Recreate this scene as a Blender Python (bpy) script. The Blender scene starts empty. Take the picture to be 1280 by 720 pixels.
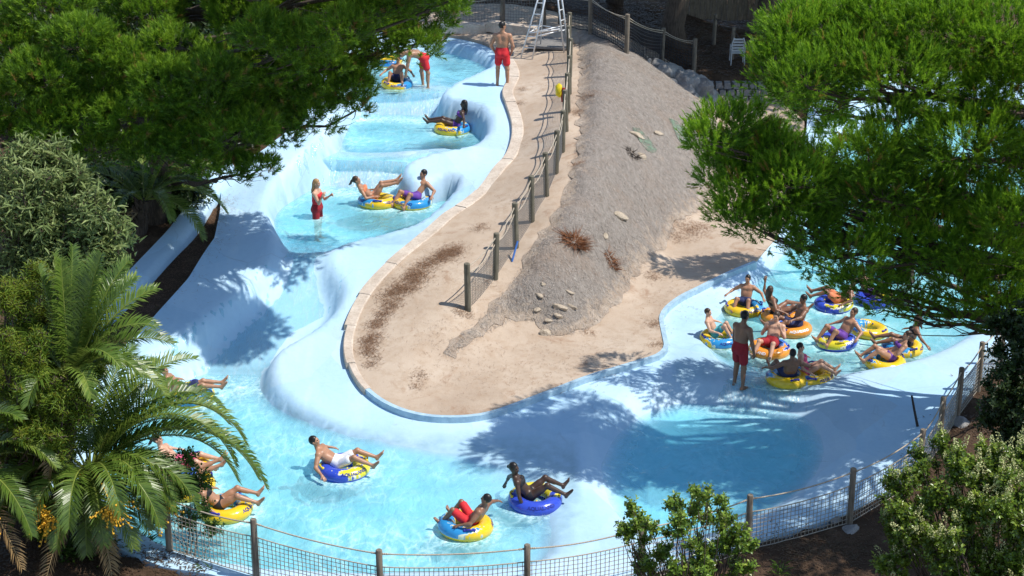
import bpy, math, random
import numpy as np
from math import radians, sin, cos, tan, atan, pi
from mathutils import Vector, Matrix
from mathutils.geometry import delaunay_2d_cdt

random.seed(7)
rng = np.random.default_rng(7)
S = bpy.context.scene
COL = S.collection

# ------------------------------------------------------------------ camera
CAM_H, FPX = 16.9, 2200.0
PITCH = atan(860.0 / FPX)
cd = bpy.data.cameras.new('camera')
cam = bpy.data.objects.new('camera', cd)
COL.objects.link(cam)
cam.location = (0, 0, CAM_H)
cam.rotation_euler = (pi / 2 - PITCH, 0, 0)
cd.sensor_width = 36.0
cd.lens = 36.0 * FPX / 1280.0
cd.clip_end = 3000
S.camera = cam

# ------------------------------------------------------------------ light
SUN_DIR = Vector((0.50, -0.10, 0.86)).normalized()      # towards the sun
w = bpy.data.worlds.new('World')
S.world = w
w.use_nodes = True
nt = w.node_tree
bg = nt.nodes['Background']
sky = nt.nodes.new('ShaderNodeTexSky')
sky.sky_type = 'NISHITA'
sky.sun_disc = False
sky.sun_elevation = math.asin(SUN_DIR.z)
sky.sun_rotation = math.atan2(SUN_DIR.x, SUN_DIR.y)
sky.altitude = 100
sky.air_density = 1.0
sky.dust_density = 0.3
nt.links.new(sky.outputs[0], bg.inputs[0])
bg.inputs[1].default_value = 0.15
sd = bpy.data.lights.new('sun', 'SUN')
sd.energy = 4.3
sd.angle = radians(0.5)
sd.color = (1.0, 0.955, 0.88)
so = bpy.data.objects.new('sun', sd)
COL.objects.link(so)
so.location = (20, -5, 40)
so.rotation_euler = SUN_DIR.to_track_quat('Z', 'Y').to_euler()
S.view_settings.view_transform = 'Standard'
S.view_settings.look = 'None'
S.view_settings.exposure = 0.28
S.view_settings.gamma = 1.0
S.view_settings.use_curve_mapping = False
S.render.engine = 'CYCLES'
S.cycles.transparent_max_bounces = 16
S.cycles.max_bounces = 8
S.cycles.caustics_reflective = False
S.cycles.caustics_refractive = False

# ------------------------------------------------------------------ helpers
def ray(px, py):
    u, v = (px - 640) / FPX, (py - 360) / FPX
    return (u, cos(PITCH) - v * sin(PITCH), -sin(PITCH) - v * cos(PITCH))

def at(px, py, z):
    d = ray(px, py)
    t = (z - CAM_H) / d[2]
    return Vector((d[0] * t, d[1] * t, z))

def atY(px, py, Y):
    d = ray(px, py)
    t = Y / d[1]
    return Vector((d[0] * t, Y, CAM_H + d[2] * t))

def PXM(p):
    "pixels (1280 wide) per metre at a point"
    return FPX / (p.y * cos(PITCH) + (CAM_H - p.z) * sin(PITCH))

def setp(o, label=None, cat=None, group=None, kind=None):
    if label: o['label'] = label
    if cat: o['category'] = cat
    if group: o['group'] = group
    if kind: o['kind'] = kind
    return o

def link(name, me, m=None, parent=None):
    o = bpy.data.objects.new(name, me)
    COL.objects.link(o)
    if m is not None:
        me.materials.clear()
        for mm in (m if isinstance(m, (list, tuple)) else [m]):
            me.materials.append(mm)
    if parent is not None: o.parent = parent
    return o

def empty(name, loc, label=None, cat=None, group=None, rz=0.0, kind=None):
    o = bpy.data.objects.new(name, None)
    COL.objects.link(o)
    o.location = loc
    o.rotation_euler = (0, 0, rz)
    o.empty_display_size = 0.2
    return setp(o, label, cat, group, kind)

def mesh_raw(name, V, F, smooth=True, tint=None, mats=None):
    """V (n,3) array, F list of faces or an (m,k) array"""
    me = bpy.data.meshes.new(name)
    V = np.asarray(V, dtype=np.float32).reshape(-1, 3)
    if isinstance(F, np.ndarray):
        m, k = F.shape
        me.vertices.add(len(V))
        me.vertices.foreach_set('co', V.ravel())
        me.loops.add(m * k)
        me.loops.foreach_set('vertex_index', F.astype(np.int32).ravel())
        me.polygons.add(m)
        me.polygons.foreach_set('loop_start', np.arange(0, m * k, k, dtype=np.int32))
        me.polygons.foreach_set('loop_total', np.full(m, k, dtype=np.int32))
        me.update(calc_edges=True)
    else:
        me.from_pydata(V.tolist(), [], F)
        me.update()
    if smooth:
        me.polygons.foreach_set('use_smooth', np.ones(len(me.polygons), dtype=bool))
    if tint is not None:
        a = me.attributes.new('tint', 'FLOAT', 'FACE')
        a.data.foreach_set('value', np.asarray(tint, dtype=np.float32))
    return me

class MB:
    "collects shapes into one mesh"
    def __init__(s): s.v, s.f = [], []
    def add(s, V, F):
        n = len(s.v)
        s.v += [tuple(p) for p in V]
        s.f += [tuple(i + n for i in f) for f in F]
        return s
    def box(s, c, size, rot=None, taper=1.0):
        hx, hy, hz = size[0] / 2, size[1] / 2, size[2] / 2
        V = []
        for z, k in ((-hz, 1), (hz, taper)):
            for x, y in ((-hx, -hy), (hx, -hy), (hx, hy), (-hx, hy)):
                p = Vector((x * k, y * k, z))
                if rot is not None: p = rot @ p
                V.append(p + Vector(c))
        return s.add(V, [(3, 2, 1, 0), (4, 5, 6, 7), (0, 1, 5, 4), (1, 2, 6, 5), (2, 3, 7, 6), (3, 0, 4, 7)])
    def tube(s, pts, rad, n=8, cap=True):
        pts = [Vector(p) for p in pts]
        if not hasattr(rad, '__len__'): rad = [rad] * len(pts)
        V, F = [], []
        d0 = (pts[1] - pts[0]).normalized()
        a = d0.orthogonal().normalized()
        for i, p in enumerate(pts):
            d = (pts[min(i + 1, len(pts) - 1)] - pts[max(i - 1, 0)])
            d = d.normalized() if d.length > 1e-9 else d0
            a = (a - d * a.dot(d))
            a = a.normalized() if a.length > 1e-6 else d.orthogonal().normalized()
            b = d.cross(a)
            for k in range(n):
                t = 2 * pi * k / n
                V.append(p + (a * cos(t) + b * sin(t)) * rad[i])
        for i in range(len(pts) - 1):
            for k in range(n):
                k2 = (k + 1) % n
                F.append((i * n + k, i * n + k2, (i + 1) * n + k2, (i + 1) * n + k))
        if cap:
            F.append(tuple(range(n - 1, -1, -1)))
            F.append(tuple((len(pts) - 1) * n + k for k in range(n)))
        return s.add(V, F)
    def build(s, name, m, parent=None, smooth=False, world=True):
        V = np.array([tuple(p) for p in s.v], dtype=np.float32)
        if parent is not None and world:
            V = V - np.array(parent.location, dtype=np.float32)
        me = mesh_raw(name, V, s.f, smooth)
        return link(name, me, m, parent)

def flat_angle(o, deg=40):
    me = o.data
    me.polygons.foreach_set('use_smooth', np.ones(len(me.polygons), dtype=bool))
    try: me.set_sharp_from_angle(angle=radians(deg))
    except Exception: pass
    return o

# ------------------------------------------------------------------ materials
class NT:
    def __init__(s, name):
        s.m = bpy.data.materials.new(name)
        s.m.use_nodes = True
        s.t = s.m.node_tree
        s.t.nodes.clear()
        s.out = s.t.nodes.new('ShaderNodeOutputMaterial')
    def n(s, kind, **kw):
        nd = s.t.nodes.new(kind)
        for k, v in kw.items():
            if k.startswith('i_'):
                key = k[2:]
                key = int(key) if key.isdigit() else key.replace('_', ' ')
                s.put(nd.inputs[key], v)
            else: setattr(nd, k, v)
        return nd
    def put(s, sock, v):
        if isinstance(v, bpy.types.NodeSocket): s.t.links.new(v, sock)
        elif isinstance(v, bpy.types.Node): s.t.links.new(v.outputs[0], sock)
        else:
            if hasattr(v, '__len__') and len(v) == 3 and sock.type == 'RGBA': v = (*v, 1)
            sock.default_value = v
    def coord(s, scale=(1, 1, 1), rot=(0, 0, 0), kind='Object'):
        c = s.n('ShaderNodeTexCoord')
        mp = s.n('ShaderNodeMapping')
        s.t.links.new(c.outputs[kind], mp.inputs[0])
        mp.inputs['Scale'].default_value = scale
        mp.inputs['Rotation'].default_value = rot
        return mp.outputs[0]
    def noise(s, scale, detail=4, rough=0.55, vec=None, dist=0.0):
        nd = s.n('ShaderNodeTexNoise')
        nd.inputs['Scale'].default_value = scale
        nd.inputs['Detail'].default_value = detail
        nd.inputs['Roughness'].default_value = rough
        nd.inputs['Distortion'].default_value = dist
        s.t.links.new(vec if vec is not None else s.coord(), nd.inputs['Vector'])
        return nd.outputs[0]
    def ramp(s, fac, stops, interp='LINEAR'):
        nd = s.n('ShaderNodeValToRGB')
        cr = nd.color_ramp
        cr.interpolation = interp
        while len(cr.elements) < len(stops): cr.elements.new(0.5)
        for e, (p, c) in zip(cr.elements, stops):
            e.position = p
            e.color = (*c, 1) if hasattr(c, '__len__') else (c, c, c, 1)
        s.put(nd.inputs[0], fac)
        return nd.outputs[0]
    def mix(s, fac, a, b, blend='MIX'):
        nd = s.n('ShaderNodeMix', data_type='RGBA', blend_type=blend)
        s.put(nd.inputs[0], fac); s.put(nd.inputs[6], a); s.put(nd.inputs[7], b)
        return nd.outputs[2]
    def math(s, op, a, b=0.0, c=None, clamp=False):
        nd = s.n('ShaderNodeMath', operation=op, use_clamp=clamp)
        s.put(nd.inputs[0], a); s.put(nd.inputs[1], b)
        if c is not None: s.put(nd.inputs[2], c)
        return nd.outputs[0]
    def attr(s, name):
        nd = s.n('ShaderNodeAttribute', attribute_name=name)
        return nd.outputs['Fac']
    def bump(s, h, strength=0.3, dist=0.02):
        nd = s.n('ShaderNodeBump')
        nd.inputs['Strength'].default_value = strength
        nd.inputs['Distance'].default_value = dist
        s.put(nd.inputs['Height'], h)
        return nd.outputs[0]
    def pbr(s, col, rough=0.6, normal=None, spec=0.5, metal=0.0, **kw):
        b = s.n('ShaderNodeBsdfPrincipled')
        s.put(b.inputs['Base Color'], col)
        s.put(b.inputs['Roughness'], rough)
        s.put(b.inputs['Metallic'], metal)
        s.put(b.inputs['Specular IOR Level'], spec)
        if normal is not None: s.put(b.inputs['Normal'], normal)
        for k, v in kw.items(): s.put(b.inputs[k.replace('_', ' ')], v)
        return b.outputs[0]
    def done(s, sh):
        s.t.links.new(sh, s.out.inputs[0])
        return s.m

def simple(name, c, rough=0.5, var=0.25, scale=12, bump=0.0, spec=0.4, metal=0.0, sss=0.0):
    t = NT(name)
    n = t.noise(scale, 5, 0.6)
    lo = tuple(x * (1 - var) for x in c); hi = tuple(min(1, x * (1 + var)) for x in c)
    col = t.ramp(n, [(0.3, lo), (0.7, hi)])
    nm = t.bump(t.noise(scale * 3, 4), bump, 0.02) if bump else None
    return t.done(t.pbr(col, rough, nm, spec, metal))

# ------------------------------------------------------------------ plan geometry tools
def P(lst, z=None):
    "traced points (px, py, z) -> world xy array"
    return np.array([tuple(at(p[0], p[1], p[2] if len(p) > 2 else z)) for p in lst])

class Field:
    "smooth height field through scattered control points (linear radial basis + plane)"
    def __init__(s, pts, eps=0.8, sm=0.0):
        p = np.asarray(pts, float)
        s.c, s.eps = p[:, :2], eps
        n = len(p)
        r = np.sqrt(((s.c[:, None] - s.c[None]) ** 2).sum(-1) + eps ** 2)
        A = np.zeros((n + 3, n + 3))
        A[:n, :n] = r - np.eye(n) * sm
        A[:n, n] = 1; A[:n, n + 1:] = s.c; A[n, :n] = 1; A[n + 1:, :n] = s.c.T
        b = np.zeros(n + 3); b[:n] = p[:, 2]
        s.w = np.linalg.solve(A, b)
    def __call__(s, xy):
        xy = np.atleast_2d(np.asarray(xy, float))[:, :2]
        out = np.empty(len(xy))
        for i in range(0, len(xy), 20000):
            q = xy[i:i + 20000]
            r = np.sqrt(((q[:, None] - s.c[None]) ** 2).sum(-1) + s.eps ** 2)
            out[i:i + 20000] = r @ s.w[:-3] + s.w[-3] + q @ s.w[-2:]
        return out

def chaikin(p, it=2, closed=True):
    p = np.asarray(p, float)
    for _ in range(it):
        if closed:
            q = np.roll(p, -1, 0)
            p = np.stack([p * .75 + q * .25, p * .25 + q * .75], 1).reshape(-1, p.shape[1])
        else:
            a, b = p[:-1], p[1:]
            m = np.stack([a * .75 + b * .25, a * .25 + b * .75], 1).reshape(-1, p.shape[1])
            p = np.vstack([p[:1], m, p[-1:]])
    return p

def resample(p, step, closed=False):
    p = np.asarray(p, float)
    if closed: p = np.vstack([p, p[:1]])
    d = np.r_[0, np.cumsum(np.sqrt((np.diff(p[:, :2], axis=0) ** 2).sum(1)))]
    n = max(2, int(round(d[-1] / step)) + 1)
    t = np.linspace(0, d[-1], n)
    q = np.stack([np.interp(t, d, p[:, k]) for k in range(p.shape[1])], 1)
    return q[:-1] if closed else q

def inside(poly, xy):
    x, y = xy[:, 0], xy[:, 1]
    c = np.zeros(len(xy), bool)
    a = poly[:, :2]; b = np.roll(a, -1, 0)
    for (x1, y1), (x2, y2) in zip(a, b):
        if y1 == y2: continue
        m = ((y1 > y) != (y2 > y))
        c ^= m & (x < (x2 - x1) * (y - y1) / (y2 - y1) + x1)
    return c

def pdist(poly, xy, closed=True):
    a = poly[:, :2]
    b = np.roll(a, -1, 0)
    if not closed: a, b = a[:-1], a[1:]
    d = np.full(len(xy), 1e9)
    for p, q in zip(a, b):
        e = q - p
        L = max((e ** 2).sum(), 1e-12)
        t = np.clip(((xy - p) @ e) / L, 0, 1)
        d = np.minimum(d, ((xy - p - t[:, None] * e) ** 2).sum(1))
    return np.sqrt(d)

def sdist(poly, xy):
    "positive inside"
    d = pdist(poly, xy)
    return np.where(inside(poly, xy), d, -d)

def sstep(t):
    t = np.clip(t, 0, 1)
    return t * t * (3 - 2 * t)

def sheet(name, poly, res, hfun, m, skirt=0.0, smooth=True):
    "triangulated sheet over a plan polygon with a height function"
    b = resample(poly[:, :2], res, closed=True)
    lo, hi = b.min(0), b.max(0)
    gx, gy = np.meshgrid(np.arange(lo[0], hi[0], res), np.arange(lo[1], hi[1], res * 1.0))
    g = np.stack([gx.ravel(), gy.ravel()], 1)
    g = g + rng.uniform(-.12, .12, g.shape) * res
    g = g[inside(b, g)]
    g = g[pdist(b, g) > res * 0.5]
    pts = np.vstack([b, g])
    n = len(b)
    edges = [(i, (i + 1) % n) for i in range(n)]
    r = delaunay_2d_cdt([Vector(p) for p in pts], edges, [list(range(n))], 1, 1e-6)
    V2 = np.array([tuple(v) for v in r[0]])
    F = [tuple(f) for f in r[2]]
    z = hfun(V2)
    V = np.column_stack([V2, z])
    Fa = np.array([f for f in F if len(f) == 3])
    # face up
    A = V[Fa[:, 0]]; B = V[Fa[:, 1]]; Cc = V[Fa[:, 2]]
    up = np.cross(B - A, Cc - A)[:, 2]
    Fa[up < 0] = Fa[up < 0][:, ::-1]
    Fl = Fa
    if skirt > 0:
        zb = hfun(b)
        V = np.vstack([V, np.column_stack([b, zb]), np.column_stack([b, zb - skirt])])
        o = len(V2)
        ii = np.arange(n); jj = (ii + 1) % n
        area = 0.5 * np.sum(b[:, 0] * np.roll(b[:, 1], -1) - np.roll(b[:, 0], -1) * b[:, 1])
        q1 = np.stack([o + jj, o + ii, o + n + ii], 1); q2 = np.stack([o + jj, o + n + ii, o + n + jj], 1)
        sk = np.vstack([q1, q2])
        if area > 0: sk = sk[:, ::-1]
        Fl = np.vstack([Fa, sk])
    me = mesh_raw(name, V, Fl, smooth)
    return link(name, me, m)
# ================================================================== SETTING
# ------------------------------------------------------------------ materials of the ground
def pool_paint():
    t = NT('pool_paint')
    big = t.noise(0.6, 4, 0.55)
    fine = t.noise(9, 5, 0.6)
    col = t.ramp(big, [(0.25, (0.40, 0.585, 0.735)), (0.75, (0.47, 0.65, 0.785))])
    col = t.mix(t.math('MULTIPLY', t.ramp(fine, [(0.45, 0), (0.75, 1)]), 0.35), col, (0.35, 0.525, 0.67))
    # chalky worn streaks that follow the flow
    st = t.noise(1, 3, 0.6, vec=t.coord((2.2, 0.35, 1), (0, 0, 0.4)))
    col = t.mix(t.ramp(st, [(0.52, 0), (0.8, 0.5)]), col, (0.56, 0.71, 0.81))
    # grime specks
    gr = t.noise(2.3, 8, 0.75)
    col = t.mix(t.ramp(gr, [(0.60, 0), (0.82, 0.45)]), col, (0.33, 0.42, 0.47))
    # repainted patches and thin repair lines
    vp = t.n('ShaderNodeTexVoronoi'); vp.inputs['Scale'].default_value = .55
    wv = t.n('ShaderNodeMix', data_type='VECTOR'); t.put(wv.inputs[0], .25); t.put(wv.inputs[4], t.coord()); wn = t.n('ShaderNodeTexNoise'); wn.inputs['Scale'].default_value = 1.2; t.put(wn.inputs['Vector'], t.coord()); t.put(wv.inputs[5], wn.outputs[1])
    t.put(vp.inputs['Vector'], wv.outputs[1])
    hs = t.n('ShaderNodeHueSaturation'); t.put(hs.inputs['Color'], col)
    sc = t.n('ShaderNodeSeparateColor'); t.put(sc.inputs[0], vp.outputs['Color'])
    t.put(hs.inputs['Value'], t.math('ADD', t.math('MULTIPLY', sc.outputs[0], .12), .94)); t.put(hs.inputs['Saturation'], t.math('ADD', t.math('MULTIPLY', sc.outputs[1], .2), .9))
    col = hs.outputs[0]
    ck = t.n('ShaderNodeTexVoronoi', feature='DISTANCE_TO_EDGE'); ck.inputs['Scale'].default_value = .8; t.put(ck.inputs['Vector'], wv.outputs[1])
    stn = t.math('MULTIPLY', t.attr('stain'), t.ramp(t.noise(3.5, 5, .65), [(.3, .25), (.7, .85)]))
    col = t.mix(stn, col, (.25, .40, .47))
    crk = t.math('MULTIPLY', t.ramp(ck.outputs[0], [(0.0, 1), (.012, 0)]), t.ramp(t.noise(.8, 3), [(.5, 0), (.62, .45)]))
    col = t.mix(crk, col, (.24, .34, .42))
    h = t.math('ADD', t.noise(7, 4), t.math('MULTIPLY', t.noise(60, 3), 0.2))
    rough = t.ramp(t.noise(1.3, 3), [(0.35, 0.5), (0.7, 0.75)])
    return t.done(t.pbr(col, rough, t.bump(h, 0.25, 0.03), 0.3))
M_POOL = pool_paint()

def sand_concrete():
    t = NT('sand_concrete')
    big = t.noise(0.5, 5, 0.6)
    mid = t.noise(3.2, 6, 0.65)
    fine = t.noise(40, 4, 0.6)
    col = t.ramp(big, [(0.25, (0.325, 0.235, 0.165)), (0.5, (0.445, 0.345, 0.258)), (0.75, (0.53, 0.438, 0.345))])
    col = t.mix(t.ramp(mid, [(0.47, 0), (0.70, 0.7)]), col, (0.33, 0.22, 0.14))
    col = t.mix(t.math('MULTIPLY', fine, 0.35), col, (0.56, 0.48, 0.395))
    # damp and rusty stains
    st = t.noise(0.9, 7, 0.7, dist=0.8)
    col = t.mix(t.ramp(st, [(0.58, 0), (0.68, 0.55)]), col, (0.27, 0.15, 0.085))
    sp = t.n('ShaderNodeTexVoronoi'); sp.inputs['Scale'].default_value = 5
    t.put(sp.inputs['Vector'], t.coord())
    col = t.mix(t.ramp(sp.outputs[0], [(0.03, 0.7), (0.07, 0)]), col, (0.2, 0.12, 0.08))
    h = t.math('ADD', mid, t.math('MULTIPLY', fine, 0.4))
    return t.done(t.pbr(col, 0.9, t.bump(h, 0.5, 0.04), 0.2))
M_SAND = sand_concrete()

def soil():
    t = NT('soil')
    n = t.noise(1.2, 8, 0.7); f = t.noise(22, 5, 0.7)
    col = t.ramp(n, [(0.3, (0.045, 0.028, 0.018)), (0.55, (0.105, 0.066, 0.043)), (0.75, (0.20, 0.135, 0.088))])
    col = t.mix(t.ramp(f, [(0.45, 0), (0.75, 0.7)]), col, (0.06, 0.036, 0.022))
    return t.done(t.pbr(col, 0.95, t.bump(f, 0.9, 0.06), 0.1))
M_SOIL = soil()

def fibre():
    t = NT('bank_fibre')
    a = t.noise(1, 6, 0.75, vec=t.coord((12, 4.5, 4.5), (0, 0, 0.75)))
    b = t.noise(0.7, 6, 0.65)
    c = t.noise(16, 6, 0.75)
    a = t.math('ADD', t.math('MULTIPLY', a, .5), t.math('MULTIPLY', c, .5))
    col = t.ramp(a, [(0.28, (0.165, 0.14, 0.12)), (0.5, (0.325, 0.285, 0.25)), (0.72, (0.49, 0.445, 0.40))])
    col = t.mix(t.ramp(b, [(0.5, 0), (0.72, 0.45)]), col, (0.31, 0.215, 0.15))
    col = t.mix(t.ramp(c, [(0.50, 0), (0.75, 0.55)]), col, (0.15, 0.12, 0.10))
    ed = t.math('ADD', t.attr('edge'), t.math('MULTIPLY', t.math('SUBTRACT', t.noise(3.5, 6, .7), .5), 1.5))
    sand = t.ramp(t.noise(3.2, 6, .65), [(.3, (.36, .27, .20)), (.7, (.56, .47, .385))])
    col = t.mix(t.ramp(ed, [(.12, 1), (.34, 0)]), col, sand)
    # pockets of washed-in pale soil
    pk = t.noise(1.1, 7, .7, dist=.5)
    col = t.mix(t.ramp(pk, [(.62, 0), (.74, .6)]), col, (.47, .37, .29))
    h = t.math('ADD', a, c)
    return t.done(t.pbr(col, 0.95, t.bump(h, 0.9, 0.06), 0.1))
M_FIBRE = fibre()


# ------------------------------------------------------------------ height fields (z in metres above the lowest pool)
D = Field(np.array([tuple(at(*p)) for p in [
    # deck along the island kerb
    (545, 45, 3.0), (600, 56, 3.0), (640, 80, 3.0), (628, 106, 2.97), (645, 130, 2.85), (652, 165, 2.62), (630, 215, 2.3),
    (570, 275, 1.85), (500, 330, 1.4), (455, 388, .95), (440, 440, .62), (462, 492, .34), (520, 521, .22), (605, 523, .2), (690, 491, .25),
    (780, 461, .33), (830, 446, .4), (822, 395, .45), (868, 364, .5), (940, 330, .6), (1000, 250, .75), (1010, 150, .9), (1300, 110, 1.0), (1320, 250, .9),
    # deck between the walls and the kerb
    (590, 112, 2.92), (612, 200, 2.3), (590, 188, 2.4), (540, 196, 2.36), (600, 240, 2.0), (545, 280, 1.62), (480, 305, 1.5), (430, 322, 1.46),
    (430, 400, .85), (390, 420, .72), (350, 440, .62), (350, 470, .42), (395, 515, .22), (470, 546, .07), (560, 566, .02), (640, 578, .03), (720, 560, .1),
    (700, 625, .04), (730, 660, .06), (760, 600, .08),
    # left side of the channel
    (480, 40, 3.1), (430, 80, 3.1), (420, 140, 2.9), (370, 190, 2.5), (330, 235, 2.1), (300, 235, 2.0), (290, 290, 1.75), (335, 300, 1.8), (250, 350, 1.4),
    (200, 400, 1.1), (160, 408, 1.05), (120, 470, .8), (80, 560, .5), (120, 640, .35),
    # front deck
    (200, 700, .25), (330, 735, .22), (480, 745, .2), (660, 740, .2), (780, 715, .2), (930, 670, .25), (1060, 640, .32), (1150, 590, .42), (1220, 490, .55), (1290, 410, .7),
    # right pool surroundings
    (850, 420, .42), (880, 470, .36), (925, 490, .28), (985, 492, .29), (1050, 478, .42), (1130, 462, .47), (1200, 440, .52), (1150, 500, .45), (1080, 520, .3), (1060, 580, .25),
    (800, 490, .28), (730, 530, .18), (980, 630, .2), (850, 660, .15),
]]), 0.5)

def _fp(px, py, zp, z):
    q = at(px, py, zp)
    return (q.x, q.y, z)
F = Field(np.array([_fp(*p) for p in [
    # floor of the water course: pool, lip, foot of the fall, pool ... (px, py, plan height, floor height)
    (500, 60, 2.65, 2.2), (580, 70, 2.65, 2.25), (605, 80, 2.65, 2.3), (500, 90, 2.65, 2.15), (440, 85, 2.65, 2.15), (560, 95, 2.65, 2.3),
    (425, 111, 2.6, 2.6), (470, 112, 2.6, 2.6), (515, 113, 2.6, 2.6), (555, 113, 2.6, 2.62),
    (405, 148, 2.1, 1.85), (460, 149, 2.1, 1.8), (520, 150, 2.1, 1.8), (570, 149, 2.1, 1.8),
    (420, 172, 2.1, 1.6), (500, 176, 2.1, 1.6), (580, 170, 2.1, 1.6), (385, 172, 2.1, 1.65),
    (365, 192, 2.05, 2.05), (420, 194, 2.05, 2.05), (470, 196, 2.05, 2.05), (515, 197, 2.05, 2.06), (560, 190, 2.05, 2.05),
    (335, 232, 1.45, 1.2), (390, 238, 1.45, 1.15), (450, 240, 1.45, 1.15), (510, 240, 1.45, 1.15), (555, 228, 1.45, 1.15),
    (350, 272, 1.45, .9), (420, 272, 1.45, .82), (500, 265, 1.45, .85), (380, 298, 1.45, .95), (450, 290, 1.45, .95),
    (335, 316, 1.42, 1.41), (370, 317, 1.4, 1.4), (405, 316, 1.4, 1.41), (430, 318, 1.42, 1.42),
    (300, 390, .68, .68), (350, 390, .66, .66), (400, 380, .7, .7), (270, 400, .7, .7), (425, 360, .95, .95),
    (200, 460, .02, .0), (260, 470, 0, -.03), (320, 472, 0, -.03), (345, 478, 0, -.02),
    (220, 520, 0, -.4), (300, 530, 0, -.45), (380, 560, 0, -.4), (300, 600, 0, -.55), (450, 620, 0, -.5), (560, 640, 0, -.45), (640, 640, 0, -.3), (180, 600, 0, -.5), (150, 520, 0, -.35), (640, 600, 0, -.1),
    (400, 680, 0, -.5), (560, 690, 0, -.45), (680, 690, 0, -.15), (680, 610, 0, -.05)]]), 0.35)

CHAN = chaikin(P([
    (500, 47, 3.1), (560, 50, 3.0), (612, 66, 3.0), (624, 82, 2.95), (602, 94, 2.93), (568, 107, 2.9), (553, 120, 2.85), (566, 128, 2.75), (598, 138, 2.65), (618, 158, 2.55), (607, 181, 2.42),
    (572, 187, 2.4), (530, 194, 2.38), (508, 202, 2.36), (508, 212, 2.33), (522, 218, 2.3), (555, 211, 2.25), (578, 219, 2.2), (574, 235, 2.0), (545, 264, 1.75), (490, 291, 1.55), (440, 306, 1.48), (418, 322, 1.45),
    (424, 345, 1.28), (437, 365, 1.05), (428, 388, .95), (395, 412, .8), (352, 438, .62), (343, 458, .5), (352, 484, .4), (390, 513, .22), (450, 540, .1), (560, 562, .04),
    (640, 576, .03), (690, 598, .04), (696, 625, .04), (700, 660, .08), (700, 700, .15), (600, 712, .2), (400, 716, .2), (250, 700, .25), (150, 655, .35), (95, 570, .5), (110, 490, .75), (150, 460, .95),
    (205, 418, 1.15), (250, 384, 1.35), (302, 346, 1.55), (337, 318, 1.7), (341, 290, 1.8), (328, 262, 1.95), (332, 238, 2.1), (352, 208, 2.4), (380, 185, 2.6), (415, 150, 2.85), (430, 100, 3.05), (445, 60, 3.1)]), 2)

BOWL = chaikin(P([(712, 560), (755, 502), (835, 474), (925, 482), (990, 488), (1050, 503), (1080, 556), (1055, 608), (985, 652), (880, 690), (780, 682), (730, 630)], .1), 2)
RPOOL = chaikin(P([(955, 322), (915, 360), (878, 398), (868, 425), (884, 452), (915, 474), (960, 486), (1010, 484), (1050, 474), (1100, 464), (1160, 454), (1220, 430), (1300, 380),
                   (1340, 250), (1280, 130), (1120, 130), (1040, 160), (1010, 250)], .42), 2)
RF = Field(np.array([tuple(at(*p)) for p in [(920, 380, -.05), (900, 410, -.1), (900, 440, -.05), (950, 420, -.25), (1000, 440, -.25), (1050, 420, -.3), (1150, 420, -.3), (1250, 380, -.3),
    (1100, 350, -.3), (1000, 350, -.25), (1100, 200, -.3), (1280, 200, -.3),
    (915, 478, .255), (950, 484, .265), (990, 487, .27), (930, 462, .15), (980, 468, .1), (1050, 468, .1), (1130, 452, 0), (1220, 420, .1)]]), 0.3)
BC = np.array(at(880, 563, -.5))[:2]

def pool_h(xy):
    h = D(xy)
    d = sdist(CHAN, xy)
    f = np.minimum(F(xy), h)
    h = h + (f - h) * sstep(d / 0.5)
    d = sdist(RPOOL, xy)
    f = np.minimum(RF(xy), h)
    h = h + (f - h) * sstep(d / 0.8)
    d = sdist(BOWL, xy)
    f = np.minimum(-0.52, h)
    h = h + (f - h) * sstep(d / 1.7)
    return h

# ------------------------------------------------------------------ pool concrete
KERB = [(545, 45, 3.0), (575, 48, 3.0), (603, 55, 3.0), (627, 67, 3.0), (642, 80, 3.0), (649, 96, 2.97), (645, 108, 2.93), (638, 121, 2.87), (646, 138, 2.8), (653, 160, 2.65), (652, 178, 2.55), (640, 203, 2.4), (618, 228, 2.22), (590, 254, 2.0), (560, 280, 1.8), (525, 308, 1.58), (495, 335, 1.38), (468, 365, 1.12), (450, 392, .93), (440, 420, .75), (438, 446, .6), (447, 472, .45), (463, 494, .33),
        (490, 512, .25), (525, 523, .22), (565, 526, .2), (608, 523, .2), (650, 508, .22), (692, 491, .25), (740, 473, .29), (790, 458, .34), (832, 446, .4), (826, 420, .42), (822, 396, .45), (845, 377, .47), (870, 364, .5), (905, 347, .55), (942, 331, .6)]
K = P(KERB)
K[:, 2] = D(K)
Ks = np.vstack([K[:1], chaikin(K[:, :], 2, closed=False)[1:-1], K[-1:]])
cut = P([(832, 446, .4)])[0]                      # keep the sharp corner of the island
OUT = np.vstack([P([(277, 230, 2.0), (275, 262, 1.9), (268, 300, 1.65), (236, 348, 1.4), (186, 402, 1.1), (138, 446, .9), (70, 520, .6), (60, 610, .45), (120, 672, .35), (205, 706, .3), (262, 716, .25), (330, 736, .22),
                    (480, 748, .2), (660, 742, .2), (790, 722, .2), (936, 680, .25), (1056, 643, .3), (1104, 618, .35), (1143, 590, .42), (1169, 550, .5), (1192, 514, .55), (1219, 478, .6), (1265, 440, .65), (1310, 400, .7), (1420, 330, .8), (1480, 200, .9), (1400, 95, 1.0), (1150, 95, 1.0), (1040, 110, .95), (1010, 140, .9), (1000, 250, .75), (970, 300, .65)]),
                 Ks[::-1], P([(520, 38, 3.05), (470, 32, 3.1), (430, 40, 3.15), (405, 70, 3.1), (395, 110, 3.0), (380, 150, 2.8), (330, 190, 2.4), (285, 215, 2.15)])])
POOL = OUT
pool = sheet('pool_basin', POOL, 0.17, pool_h, M_POOL, skirt=0.7)
setp(pool, kind='structure')
co_ = np.empty(len(pool.data.vertices) * 3, np.float32); pool.data.vertices.foreach_get('co', co_); co_ = co_.reshape(-1, 3).astype(float)
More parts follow.
